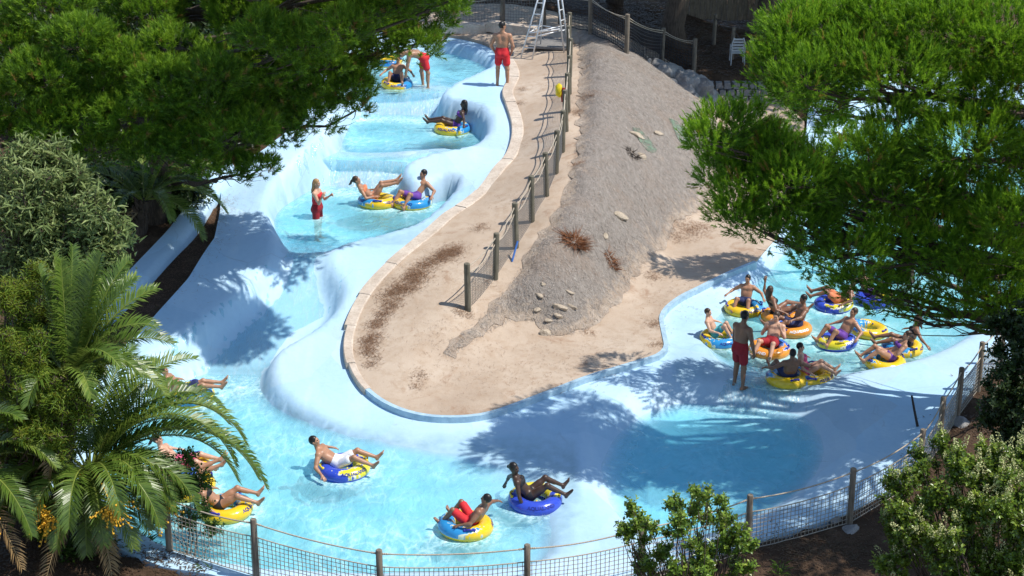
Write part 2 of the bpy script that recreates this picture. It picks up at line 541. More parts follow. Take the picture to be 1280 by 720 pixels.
st_ = np.zeros(len(co_))
for zw_, pl_ in ((2.665, [(400, 45), (640, 45), (645, 120), (400, 120)]), (2.105, [(360, 140), (640, 128), (640, 195), (360, 200)]), (1.455, [(310, 215), (600, 200), (600, 300), (310, 322)]), (0.0, [(40, 430), (400, 430), (720, 560), (720, 740), (40, 740)]), (.30, [(840, 320), (1000, 200), (1350, 100), (1400, 400), (1100, 490), (840, 490)])):
    m_ = inside(P(pl_, zw_), co_[:, :2])
    st_[m_] = np.maximum(st_[m_], np.exp(-((co_[m_, 2] - zw_ - .05) / .07) ** 2))
a_ = pool.data.attributes.new('stain', 'FLOAT', 'POINT'); a_.data.foreach_set('value', st_.astype(np.float32))

# ------------------------------------------------------------------ island with its path and bank
I = Field(np.vstack([np.column_stack([Ks[::4, :2], D(Ks[::4]) + 0.10]), np.array([tuple(at(*p)) for p in [
    (585, 388, 1.08), (619, 349, 1.42), (645, 311, 1.76), (665, 278, 2.06), (683, 246, 2.36), (695, 218, 2.6), (703, 190, 2.8), (709, 160, 3.0), (712, 120, 3.18), (712, 80, 3.32), (708, 50, 3.4),
    (560, 410, .95), (520, 440, .75), (540, 445, .66), (500, 480, .48), (560, 490, .36), (650, 470, .38), (740, 440, .45), (800, 425, .52), (830, 400, .56), (900, 310, .66), (960, 290, .7),
    # crest right of the fence
    (725, 180, 2.95), (731, 120, 3.25), (737, 75, 3.45), (737, 40, 3.48), (765, 58, 3.05), (800, 84, 2.6), (850, 117, 2.1), (885, 142, 1.72), (902, 165, 1.45), (720, 215, 2.7), (700, 265, 2.3), (670, 310, 1.85),
    # toe of the bank
    (600, 405, .84), (640, 405, .72), (690, 424, .52), (740, 412, .5), (785, 362, .56), (830, 310, .62), (872, 268, .66), (895, 240, .7), (905, 200, .85), (960, 240, .75), (930, 150, 1.0), (990, 140, .95),
    # beyond
    (640, 30, 3.35), (600, 20, 3.35), (560, 15, 3.35), (690, 20, 3.42), (740, 20, 2.9), (800, 60, 2.2), (880, 118, 1.35)]])]), 0.35)
def island_h(xy): return I(xy)
ISLE = np.vstack([Ks, P([(968, 300, .68), (998, 250, .75), (1006, 150, .9), (960, 118, .95), (905, 112, 1.15), (880, 112, 1.5), (820, 66, 2.0), (770, 38, 2.6), (740, 22, 2.9), (700, 10, 3.4), (640, 4, 3.4), (560, 6, 3.4), (520, 20, 3.3), (522, 36, 3.1)])])
island = sheet('island_path', ISLE, 0.22, island_h, M_SAND, skirt=0.35)
setp(island, kind='structure')

# bank of grey fibre on the island
BANK = P([(553, 444, .62), (560, 430, .8), (585, 408, .93), (612, 375, 1.2), (640, 345, 1.5), (664, 312, 1.8), (690, 275, 2.2), (705, 240, 2.5), (716, 205, 2.75), (722, 165, 3.0), (725, 120, 3.22), (724, 75, 3.4), (722, 42, 3.46), (737, 38, 3.5), (765, 55, 3.05),
          (800, 80, 2.6), (850, 113, 2.1), (887, 140, 1.7), (905, 165, 1.45), (905, 195, .95), (890, 240, .75), (868, 268, .68), (850, 288, .65), (832, 306, .63), (815, 335, .6), (788, 356, .58), (770, 385, .55), (738, 409, .53), (715, 418, .52), (688, 421, .53), (668, 408, .6), (640, 402, .72), (610, 412, .78), (580, 436, .66), (565, 447, .6)])
BANKr = resample(BANK, 0.25, True)
BANKr[:, :2] += rng.normal(0, .07, (len(BANKr), 2))
def bank_h(xy):
    d = np.clip(sdist(BANK, xy), 0, 1)
    n = np.sin(xy[:, 0] * 5.1 + xy[:, 1] * 2.2) * np.sin(xy[:, 1] * 3.7 - xy[:, 0] * 1.45)
    n2 = np.sin(xy[:, 0] * 1.7 + 1) * np.sin(xy[:, 1] * 1.1 + xy[:, 0] * .6)
    return island_h(xy) + 0.015 + .10 * sstep(d / .5) + .12 * sstep(d / .7) + .22 * sstep(d / 1.5) + sstep(d / .3) * (0.03 + 0.025 * n + 0.06 * n2 * sstep(d)) + rng.normal(0, .008, len(xy)) * sstep(d / .2)
bank = sheet('bank', BANKr, 0.16, bank_h, M_FIBRE, skirt=0.12)
co_ = np.empty(len(bank.data.vertices) * 3, np.float32); bank.data.vertices.foreach_get('co', co_)
a_ = bank.data.attributes.new('edge', 'FLOAT', 'POINT')
a_.data.foreach_set('value', np.clip(sdist(BANK, co_.reshape(-1, 3)[:, :2].astype(float)), 0, 3).astype(np.float32))
setp(bank, kind='structure')

# ------------------------------------------------------------------ the soil round everything, to the horizon
G = Field(np.array([tuple(at(*p)) for p in [
    (200, 720, .22), (330, 760, .15), (500, 780, .12), (700, 780, .12), (830, 740, .15), (940, 715, .2), (1060, 670, .26), (1120, 650, .3), (1160, 610, .36), (1210, 540, .48), (1250, 480, .56), (1290, 440, .6), (1280, 560, .5), (1280, 720, .35), (1000, 760, .2),
    (150, 700, .3), (60, 700, .4), (40, 560, .5), (90, 460, .75), (150, 405, .92), (210, 340, 1.22), (262, 290, 1.5), (268, 245, 1.85), (200, 250, 1.75), (100, 300, 1.45), (0, 300, 1.4), (300, 190, 2.1), (370, 120, 2.7), (100, 100, 2.9), (400, 40, 3.0), (500, 25, 3.0),
    (560, 12, 3.25), (640, 4, 3.3), (700, 6, 3.3), (740, 16, 3.0), (790, 50, 2.45), (830, 72, 2.1), (870, 96, 1.75), (895, 102, 1.5), (940, 100, 1.45), (900, 30, 1.7), (900, 0, 1.8), (1000, 0, 1.7), (1100, 60, 1.45), (1300, 80, 1.45), (1450, 250, 1.0),
    (1380, 380, .8), (760, 0, 3.0), (830, 10, 2.5)]]), 0.5)
def ground_h(xy):
    z = G(xy)
    far = np.sqrt(xy[:, 0] ** 2 + (xy[:, 1] - 40) ** 2)
    z = np.clip(z, 0, 3.6)
    z = z * (1 - sstep((far - 40) / 60)) + 1.5 * sstep((far - 40) / 60)
    z = z + .03 * np.sin(xy[:, 0] * 2.1) * np.sin(xy[:, 1] * 1.7)
    sp, si = sdist(POOL, xy), sdist(ISLE, xy)
    ring = (np.maximum(sp, si) > -.42)
    deep = (np.maximum(sp, si) > .12) | ((sp > -.5) & (si > -.5))
    m = ring & (sp >= si)
    if m.any(): z[m] = np.minimum(z[m], pool_h(xy[m]) - np.where(deep[m], .4, .04))
    m = ring & (si > sp)
    if m.any(): z[m] = np.minimum(z[m], island_h(xy[m]) - np.where(deep[m], .4, .04))
    return z
def ground_sheet():
    xs = np.r_[np.array([-400, -200, -100, -60, -40]), np.arange(-30, 30.01, .36), np.array([40, 60, 100, 200, 400])]
    ys = np.r_[np.array([-60, -20, 0, 10]), np.arange(18, 84.01, .36), np.array([95, 120, 200, 400, 900])]
    X, Y = np.meshgrid(xs, ys)
    q = np.stack([X.ravel(), Y.ravel()], 1)
    V = np.column_stack([q, ground_h(q)])
    nx, ny = len(xs), len(ys)
    i = (np.arange(ny - 1)[:, None] * nx + np.arange(nx - 1)[None]).ravel()
    Fq = np.stack([i, i + 1, i + 1 + nx, i + nx], 1)
    return link('ground', mesh_raw('ground', V, Fq), M_SOIL)
ground = ground_sheet()
setp(ground, kind='structure')

# ------------------------------------------------------------------ kerbs
def band(name, path, width, zfun, up, down, m, side=1, parent=None):
    "a solid strip along a plan path, width to one side, top at zfun+up, foot at zfun-down"
    p = path[:, :2]
    tn = np.gradient(p, axis=0); tn /= np.linalg.norm(tn, axis=1)[:, None] + 1e-9
    nr = np.stack([tn[:, 1], -tn[:, 0]], 1) * side
    a, b = p, p + nr * width
    za = zfun(a)
    n = len(p)
    V = np.vstack([np.column_stack([a, za - down]), np.column_stack([a, za + up]), np.column_stack([b, za + up]), np.column_stack([b, za - down])])
    Fq = []
    for i in range(n - 1):
        for k in range(4):
            k2 = (k + 1) % 4
            Fq.append((k * n + i, k * n + i + 1, k2 * n + i + 1, k2 * n + i))
    Fq.append((0, n, 2 * n, 3 * n)); Fq.append((n - 1, 4 * n - 1, 3 * n - 1, 2 * n - 1))
    return link(name, mesh_raw(name, V, Fq, False), m, parent)
t = NT('blue_kerb_paint')
M_KERB = t.done(t.pbr(t.ramp(t.noise(6, 6, .7), [(0.3, (.27, .40, .50)), (.6, (.40, .56, .66)), (.8, (.50, .62, .69))]), .55, t.bump(t.noise(25, 4), .4, .02)))
iK = int(np.argmin(((Ks[:, :2] - P([(440, 425, .7)])[0, :2]) ** 2).sum(1)))
kb = band('painted_kerb', resample(Ks[iK:], .2), 0.11, lambda q: D(q), .128, .08, M_KERB, side=1)
kb.name = 'painted_kerb'; setp(kb, kind='structure')

M_STONE = None
def coping_stone_mat():
    t = NT('sandstone')
    a = t.noise(2.2, 7, .65); b = t.noise(18, 5, .65)
    col = t.ramp(a, [(.3, (.44, .355, .28)), (.55, (.58, .495, .41)), (.75, (.68, .61, .52))])
    col = t.mix(t.ramp(b, [(.5, 0), (.75, .6)]), col, (.29, .21, .15))
    return t.done(t.pbr(col, .9, t.bump(t.math('ADD', a, b), .6, .03), .2))
M_STONE = coping_stone_mat()
def coping():
    j = int(np.argmin(((Ks[:, :2] - P([(470, 500, .3)])[0, :2]) ** 2).sum(1)))
    path = resample(Ks[:j], .16)
    i = 0; k = 0
    n0 = int(np.argmin(((path[:, :2] - P([(640, 78, 3.0)])[0, :2]) ** 2).sum(1)))
    i = n0
    while i < len(path) - 3:
        step = int(rng.integers(7, 14))
        seg = path[i:min(i + step + 1, len(path))].copy()
        e = min(i + step, len(path) - 1)
        i = e
        if len(seg) < 3: break
        # pull the ends in for the joint
        seg[0] += (seg[1] - seg[0]) * .05; seg[-1] += (seg[-2] - seg[-1]) * .05
        dz = rng.uniform(-.012, .012); tp_ = min(1, (len(path) - e) / 30); wv = .12 + (.19 + rng.uniform(-.02, .02)) * tp_
        p = seg[:, :2]
        tn = np.gradient(p, axis=0); tn /= np.linalg.norm(tn, axis=1)[:, None]
        nr = np.stack([tn[:, 1], -tn[:, 0]], 1)
        nr = -nr if False else nr
        z = D(p) + .145 + dz
        prof = [(-.045, -.26), (-.045, -.025), (-.015, 0.0), (wv - .02, .005), (wv, -.02), (wv, -.2)]
        n, m = len(p), len(prof)
        V = np.vstack([np.column_stack([p + nr * o, z + h]) for o, h in prof])
        Fq = []
        for a in range(n - 1):
            for b in range(m - 1):
                Fq.append((b * n + a, b * n + a + 1, (b + 1) * n + a + 1, (b + 1) * n + a))
        Fq.append(tuple(b * n for b in range(m))); Fq.append(tuple(b * n + n - 1 for b in range(m))[::-1])
        link('coping_stone', mesh_raw('coping_stone', V, Fq, False), M_STONE, island)
        k += 1
coping()

# ------------------------------------------------------------------ water
def water_mat(name, absorb, body, murk, foam, scale, bump=.5):  # foam weighs the pale flecks and also the painted caustic web
    t = NT(name)
    dep = t.attr('depth')
    vec = t.coord((1, .62, 1), (0, 0, .3))
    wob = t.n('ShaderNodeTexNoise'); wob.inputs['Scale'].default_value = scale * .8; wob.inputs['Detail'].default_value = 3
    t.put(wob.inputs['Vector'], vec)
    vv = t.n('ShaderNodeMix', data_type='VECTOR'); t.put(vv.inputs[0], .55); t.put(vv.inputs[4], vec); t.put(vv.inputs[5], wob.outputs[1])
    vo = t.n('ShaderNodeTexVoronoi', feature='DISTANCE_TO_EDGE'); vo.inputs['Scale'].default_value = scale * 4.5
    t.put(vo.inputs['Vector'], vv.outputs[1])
    caustic_web = t.ramp(vo.outputs[0], [(0.0, .8), (.12, .3), (.4, 0)])  # net of caustic light, painted into the water's diffuse colour
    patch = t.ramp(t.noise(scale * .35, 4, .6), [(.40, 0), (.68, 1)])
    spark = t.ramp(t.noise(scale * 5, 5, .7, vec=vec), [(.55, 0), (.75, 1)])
    fz = t.math('MULTIPLY', t.math('ADD', t.math('MULTIPLY', caustic_web, .55), t.math('MULTIPLY', spark, .6)), patch)
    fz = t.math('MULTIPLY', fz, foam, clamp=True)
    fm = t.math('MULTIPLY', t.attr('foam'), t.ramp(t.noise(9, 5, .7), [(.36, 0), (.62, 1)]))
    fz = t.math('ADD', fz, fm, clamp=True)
    mk = t.math('ADD', t.math('MULTIPLY', t.noise(scale * .5, 4, .6), murk), murk * .5)
    mk = t.math('MULTIPLY', mk, t.math('MULTIPLY', dep, 2.6, clamp=True))
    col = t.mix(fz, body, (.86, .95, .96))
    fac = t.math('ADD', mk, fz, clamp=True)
    hb = t.math('ADD', t.noise(scale * 2.6, 4, .55, vec=vec, dist=.6), t.math('MULTIPLY', t.noise(scale * 6, 3, .5, vec=vec), .25))
    nm = t.bump(hb, bump, .12)
    tr = t.n('ShaderNodeBsdfTransparent'); cb_ = t.n('ShaderNodeCombineColor')
    for k, a in enumerate(absorb): t.put(cb_.inputs[k], t.math('POWER', math.exp(-a), dep))
    t.put(tr.inputs[0], cb_.outputs[0])
    df = t.n('ShaderNodeBsdfDiffuse'); t.put(df.inputs[0], col); t.put(df.inputs['Normal'], nm)
    gl = t.n('ShaderNodeBsdfGlossy'); gl.inputs['Roughness'].default_value = .06; t.put(gl.inputs['Normal'], nm)
    fr = t.n('ShaderNodeFresnel'); fr.inputs[0].default_value = 1.33; t.put(fr.inputs['Normal'], nm)
    m1 = t.n('ShaderNodeMixShader'); t.put(m1.inputs[0], fac); t.put(m1.inputs[1], tr); t.put(m1.inputs[2], df)
    m2 = t.n('ShaderNodeMixShader'); geo = t.n('ShaderNodeNewGeometry'); t.put(m2.inputs[0], t.math('MULTIPLY', fr.outputs[0], t.math('SUBTRACT', 1.0, geo.outputs['Backfacing']))); t.put(m2.inputs[1], m1); t.put(m2.inputs[2], gl)
    return t.done(m2.outputs[0])
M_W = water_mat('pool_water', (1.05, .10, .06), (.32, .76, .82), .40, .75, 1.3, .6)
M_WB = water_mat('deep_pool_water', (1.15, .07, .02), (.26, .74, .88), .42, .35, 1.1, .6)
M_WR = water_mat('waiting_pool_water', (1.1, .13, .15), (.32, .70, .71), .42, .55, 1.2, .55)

def water(name, poly, z, m, amp=.012, res=.13):
    pl = chaikin(P(poly, z), 1)
    def hf(xy):
        x, y = xy[:, 0], xy[:, 1]
        return z + amp * (np.sin(x * 2.7 + y * 1.1) * np.sin(y * 2.3 - x * .7) + .6 * np.sin(x * 5.3 - y * 3.1 + 1) * np.sin(y * 4.7 + x * 1.9))
    o = sheet(name, pl, res, hf, m)
    me = o.data
    co = np.empty(len(me.vertices) * 3, np.float32); me.vertices.foreach_get('co', co); co = co.reshape(-1, 3).astype(float)
    a = me.attributes.new('depth', 'FLOAT', 'POINT')
    a.data.foreach_set('value', np.clip(co[:, 2] - pool_h(co[:, :2]), 0, 1).astype(np.float32))
    setp(o, kind='structure')
    WATERS.append(o)
    return o
WATERS = []
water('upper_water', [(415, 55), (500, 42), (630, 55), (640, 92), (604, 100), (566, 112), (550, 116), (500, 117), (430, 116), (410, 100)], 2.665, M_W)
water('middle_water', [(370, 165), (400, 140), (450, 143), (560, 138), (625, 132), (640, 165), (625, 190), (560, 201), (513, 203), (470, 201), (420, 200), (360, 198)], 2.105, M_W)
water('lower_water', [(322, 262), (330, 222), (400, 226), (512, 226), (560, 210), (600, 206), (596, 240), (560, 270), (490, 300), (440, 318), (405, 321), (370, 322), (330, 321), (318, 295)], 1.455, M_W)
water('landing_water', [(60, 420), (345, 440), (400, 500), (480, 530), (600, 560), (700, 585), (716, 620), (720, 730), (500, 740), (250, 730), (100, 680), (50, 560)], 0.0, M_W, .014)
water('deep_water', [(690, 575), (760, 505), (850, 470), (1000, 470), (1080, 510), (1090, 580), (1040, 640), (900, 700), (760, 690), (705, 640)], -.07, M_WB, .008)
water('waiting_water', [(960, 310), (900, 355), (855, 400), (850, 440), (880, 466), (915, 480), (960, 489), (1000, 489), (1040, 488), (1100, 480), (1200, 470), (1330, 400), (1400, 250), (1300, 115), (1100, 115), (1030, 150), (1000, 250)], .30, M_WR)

# thin rushing water on the falls
def rush_mat(nm_, r0, r1, top):
    t = NT(nm_)
    vec = t.coord((6.5, .9, 1.6))
    n = t.noise(1.6, 5, .65, vec=vec, dist=.4)
    n2 = t.noise(7, 4, .6, vec=vec)
    f = t.ramp(t.math('ADD', t.math('MULTIPLY', n, .6), t.math('MULTIPLY', n2, .4)), [(r0, .04), (r1, top)])
    nm = t.bump(n2, .6, .06)
    tr = t.n('ShaderNodeBsdfTransparent'); t.put(tr.inputs[0], (.82, .96, .98))
    df = t.n('ShaderNodeBsdfDiffuse'); t.put(df.inputs[0], (.74, .88, .92)); t.put(df.inputs['Normal'], nm)
    gl = t.n('ShaderNodeBsdfGlossy'); gl.inputs['Roughness'].default_value = .12; t.put(gl.inputs['Normal'], nm)
    m1 = t.n('ShaderNodeMixShader'); t.put(m1.inputs[0], f); t.put(m1.inputs[1], tr); t.put(m1.inputs[2], df)
    m2 = t.n('ShaderNodeMixShader'); m2.inputs[0].default_value = .07; t.put(m2.inputs[1], m1); t.put(m2.inputs[2], gl)
    return t.done(m2.outputs[0])
M_RUSH = rush_mat('rushing_water', .50, .76, .45)
M_WHITE = rush_mat('white_water', .40, .70, .70)
def rush(name, poly, mm=None, keep=True):
    pl = chaikin(P(poly), 1)
    def hf(xy):
        d = np.clip(sdist(pl, xy) / .35, 0, 1)
        if keep: d = np.minimum(d, np.clip((sdist(CHAN, xy) - .42) / .3, 0, 1) * 1.3 - .3)
        n = np.sin(xy[:, 0] * 9 + xy[:, 1] * 2) * .5 + np.sin(xy[:, 0] * 4.1 - xy[:, 1] * 3.3) * .5
        return pool_h(xy) - .01 + d * (.035 + .01 * n)
    o = sheet(name, pl, .14, hf, mm or M_RUSH)
    setp(o, kind='structure')
rush('upper_fall_water', [(425, 110, 2.66), (480, 108, 2.66), (550, 108, 2.66), (556, 122, 2.5), (558, 150, 2.1), (500, 154, 2.1), (440, 152, 2.1), (410, 146, 2.1)], M_WHITE)
rush('middle_fall_water', [(362, 193, 2.1), (420, 192, 2.1), (515, 194, 2.1), (514, 212, 1.8), (516, 242, 1.45), (450, 246, 1.45), (390, 244, 1.45), (340, 236, 1.45)], M_WHITE)
rush('long_slide_water', [(340, 311, 1.45), (380, 310, 1.45), (420, 312, 1.45), (432, 350, 1.0), (425, 380, .8), (350, 430, .3), (345, 480, 0), (260, 482, 0), (180, 470, 0), (210, 440, .3), (290, 380, .7), (335, 335, 1.1)])
rush('right_spill_water', [(912, 470, .3), (950, 477, .3), (1000, 480, .3), (1008, 496, .25), (985, 512, .05), (930, 512, .0), (890, 502, .0), (895, 485, .2)], M_WHITE, False)

# narrow blue chute wall left of the channel
def chute():
    c = chaikin(P([(274, 200, 2.3), (262, 222, 2.2), (250, 246, 2.0), (226, 282, 1.72), (194, 322, 1.4), (159, 362, 1.15), (124, 398, .98), (84, 430, .85)]), 2, closed=False)
    c[:, 2] = G(c)
    prof = [(-.42, -.5), (-.42, .12), (-.36, .24), (-.2, .31), (.05, .3), (.24, .22), (.36, .08), (.42, -.5)]
    tn = np.gradient(c[:, :2], axis=0); tn /= np.linalg.norm(tn, axis=1)[:, None]
    nr = np.stack([tn[:, 1], -tn[:, 0]], 1)
    n, m = len(c), len(prof)
    V = np.vstack([np.column_stack([c[:, :2] + nr * o, c[:, 2] + h]) for o, h in prof])
    Fq = [(b * n + a, b * n + a + 1, (b + 1) * n + a + 1, (b + 1) * n + a) for a in range(n - 1) for b in range(m - 1)]
    o = link('blue_wall', mesh_raw('blue_wall', V, Fq, True), M_POOL)
    o['label'] = 'low rounded light blue wall running down the slope beside the dark soil strip'
    o['category'] = 'wall'
chute()
# ================================================================== PEOPLE (bodies grown as one smooth surface from an implicit skeleton)
def nrm(v):
    v = Vector(v); return v.normalized()

def smin(a, b, k):
    if k <= 0: return np.minimum(a, b)
    h = np.clip(.5 + .5 * (b - a) / k, 0, 1)
    return b + (a - b) * h - k * h * (1 - h)

class Blob:
    def __init__(s, res=.0125): s.p, s.res, s.cuts = [], res, []
    def cap(s, a, b, ra, rb=None, k=.03): s.p.append(('c', np.array(a, float), np.array(b, float), ra, ra if rb is None else rb, k)); return s
    def ball(s, a, r, k=.03): return s.cap(a, np.array(a, float) + (0, 0, 1e-4), r, r, k)
    def ell(s, c, axes, radii, k=.02): s.p.append(('e', np.array(c, float), np.array([tuple(x) for x in axes], float), np.array(radii, float), 0, k)); return s
    def cut(s, point, normal): s.cuts.append((np.array(point, float), np.array(normal, float))); return s   # removes the side the normal points to
    def mesh(s, name):
        los, his = [], []
        for q in s.p:
            if q[0] == 'c':
                r = max(q[3], q[4]); los.append(np.minimum(q[1], q[2]) - r); his.append(np.maximum(q[1], q[2]) + r)
            else:
                r = q[3].max(); los.append(q[1] - r); his.append(q[1] + r)
        lo = np.min(los, 0) - .05; hi = np.max(his, 0) + .05
        h = s.res
        n = np.ceil((hi - lo) / h).astype(int) + 1
        Dg = np.full(n, .5, np.float32)
        ax = [lo[i] + h * np.arange(n[i]) for i in range(3)]
        for q, l, u in zip(s.p, los, his):
            m = .045 + q[5]
            i0 = np.maximum(0, np.floor((l - m - lo) / h).astype(int)); i1 = np.minimum(n, np.ceil((u + m - lo) / h).astype(int) + 1)
            sl = tuple(slice(a, b) for a, b in zip(i0, i1))
            X = ax[0][sl[0]][:, None, None]; Y = ax[1][sl[1]][None, :, None]; Z = ax[2][sl[2]][None, None, :]
            if q[0] == 'c':
                a, b = q[1], q[2]; e = b - a; L = max(e @ e, 1e-12)
                t = np.clip(((X - a[0]) * e[0] + (Y - a[1]) * e[1] + (Z - a[2]) * e[2]) / L, 0, 1)
                d = np.sqrt((X - a[0] - t * e[0]) ** 2 + (Y - a[1] - t * e[1]) ** 2 + (Z - a[2] - t * e[2]) ** 2) - (q[3] + (q[4] - q[3]) * t)
            else:
                c, A, R = q[1], q[2], q[3]
                u3 = [(X - c[0]) * A[i, 0] + (Y - c[1]) * A[i, 1] + (Z - c[2]) * A[i, 2] for i in range(3)]
                k0 = np.sqrt(sum((u3[i] / R[i]) ** 2 for i in range(3)))
                k1 = np.sqrt(sum((u3[i] / R[i] ** 2) ** 2 for i in range(3))) + 1e-9
                d = k0 * (k0 - 1) / k1
            Dg[sl] = smin(Dg[sl], d.astype(np.float32), q[5])
        for p, nn in s.cuts:
            nn = nn / np.linalg.norm(nn)
            d = (ax[0][:, None, None] - p[0]) * nn[0] + (ax[1][None, :, None] - p[1]) * nn[1] + (ax[2][None, None, :] - p[2]) * nn[2]
            Dg = np.maximum(Dg, d.astype(np.float32))
        return surface_nets(name, Dg, lo, h)

def surface_nets(name, D, lo, h):
    n = np.array(D.shape); c = n - 1
    tot = int(c.prod())
    accs = [[], [], [], []]; quads = []
    st = np.array([c[1] * c[2], c[2], 1])
    for a in range(3):
        b, e = (a + 1) % 3, (a + 2) % 3
        s0 = [slice(None)] * 3; s1 = [slice(None)] * 3
        s0[a] = slice(0, -1); s1[a] = slice(1, None)
        d0, d1 = D[tuple(s0)], D[tuple(s1)]
        m = (d0 < 0) != (d1 < 0)
        idx = np.argwhere(m)
        if not len(idx): continue
        v0, v1 = d0[m], d1[m]
        pt = idx.astype(float); pt[:, a] += v0 / (v0 - v1)
        cells = []
        for ob, oe in ((0, 0), (-1, 0), (-1, -1), (0, -1)):
            ci = idx.copy(); ci[:, b] += ob; ci[:, e] += oe
            fl = ci @ st
            cells.append(fl)
            accs[0].append(fl); accs[1].append(pt[:, 0]); accs[2].append(pt[:, 1]); accs[3].append(pt[:, 2])
        q = np.stack(cells, 1)
        fl = v0 < 0
        q[~fl] = q[~fl][:, ::-1]
        quads.append(q)
    A = np.concatenate(accs[0])
    ids, inv = np.unique(A, return_inverse=True)
    cnt = np.bincount(inv)
    V = np.stack([np.bincount(inv, np.concatenate(accs[k])) / cnt for k in (1, 2, 3)], 1) * h + lo
    Q = np.concatenate(quads)
    Q = np.searchsorted(ids, Q)
    # orient outwards
    a, b, d = V[Q[:, 0]], V[Q[:, 1]], V[Q[:, 2]]
    if np.einsum('ij,ij->i', a, np.cross(b, d)).sum() < 0: Q = Q[:, ::-1]
    return mesh_raw(name, V, np.ascontiguousarray(Q))

def skin_mat(name, c):
    t = NT(name)
    n = t.noise(6, 4, .6)
    col = t.ramp(n, [(.3, tuple(x * .86 for x in c)), (.7, tuple(min(1, x * 1.12) for x in c))])
    return t.done(t.pbr(col, .42, t.bump(t.noise(90, 2), .08, .01), .5))
SKIN = {'fair': skin_mat('skin_fair', (.58, .34, .23)), 'tan': skin_mat('skin_tan', (.40, .205, .12)), 'brown': skin_mat('skin_brown', (.23, .11, .062)), 'dark': skin_mat('skin_dark', (.060, .031, .020))}
HAIRM = {'black': simple('hair_black', (.012, .010, .009), .4, .4, 60), 'brown': simple('hair_brown', (.05, .028, .016), .45, .4, 60), 'blond': simple('hair_blond', (.36, .22, .10), .5, .35, 60)}
CLOTH = {}
def cloth(name, c):
    if name not in CLOTH: CLOTH[name] = simple('cloth_' + name, c, .75, .15, 25, .15)
    return CLOTH[name]
for k_, c_ in dict(red=(.62, .022, .03), darkred=(.30, .012, .02), black=(.015, .015, .018), navy=(.02, .03, .10), white=(.75, .75, .78), pink=(.75, .12, .25), purple=(.14, .05, .30), orange=(.70, .22, .10), teal=(.05, .30, .34), blue=(.05, .14, .50)).items(): cloth(k_, c_)
M_EYE = simple('eye_dark', (.01, .008, .007), .2, .1)
M_LIP = simple('lip_tint', (.36, .11, .09), .45, .1)

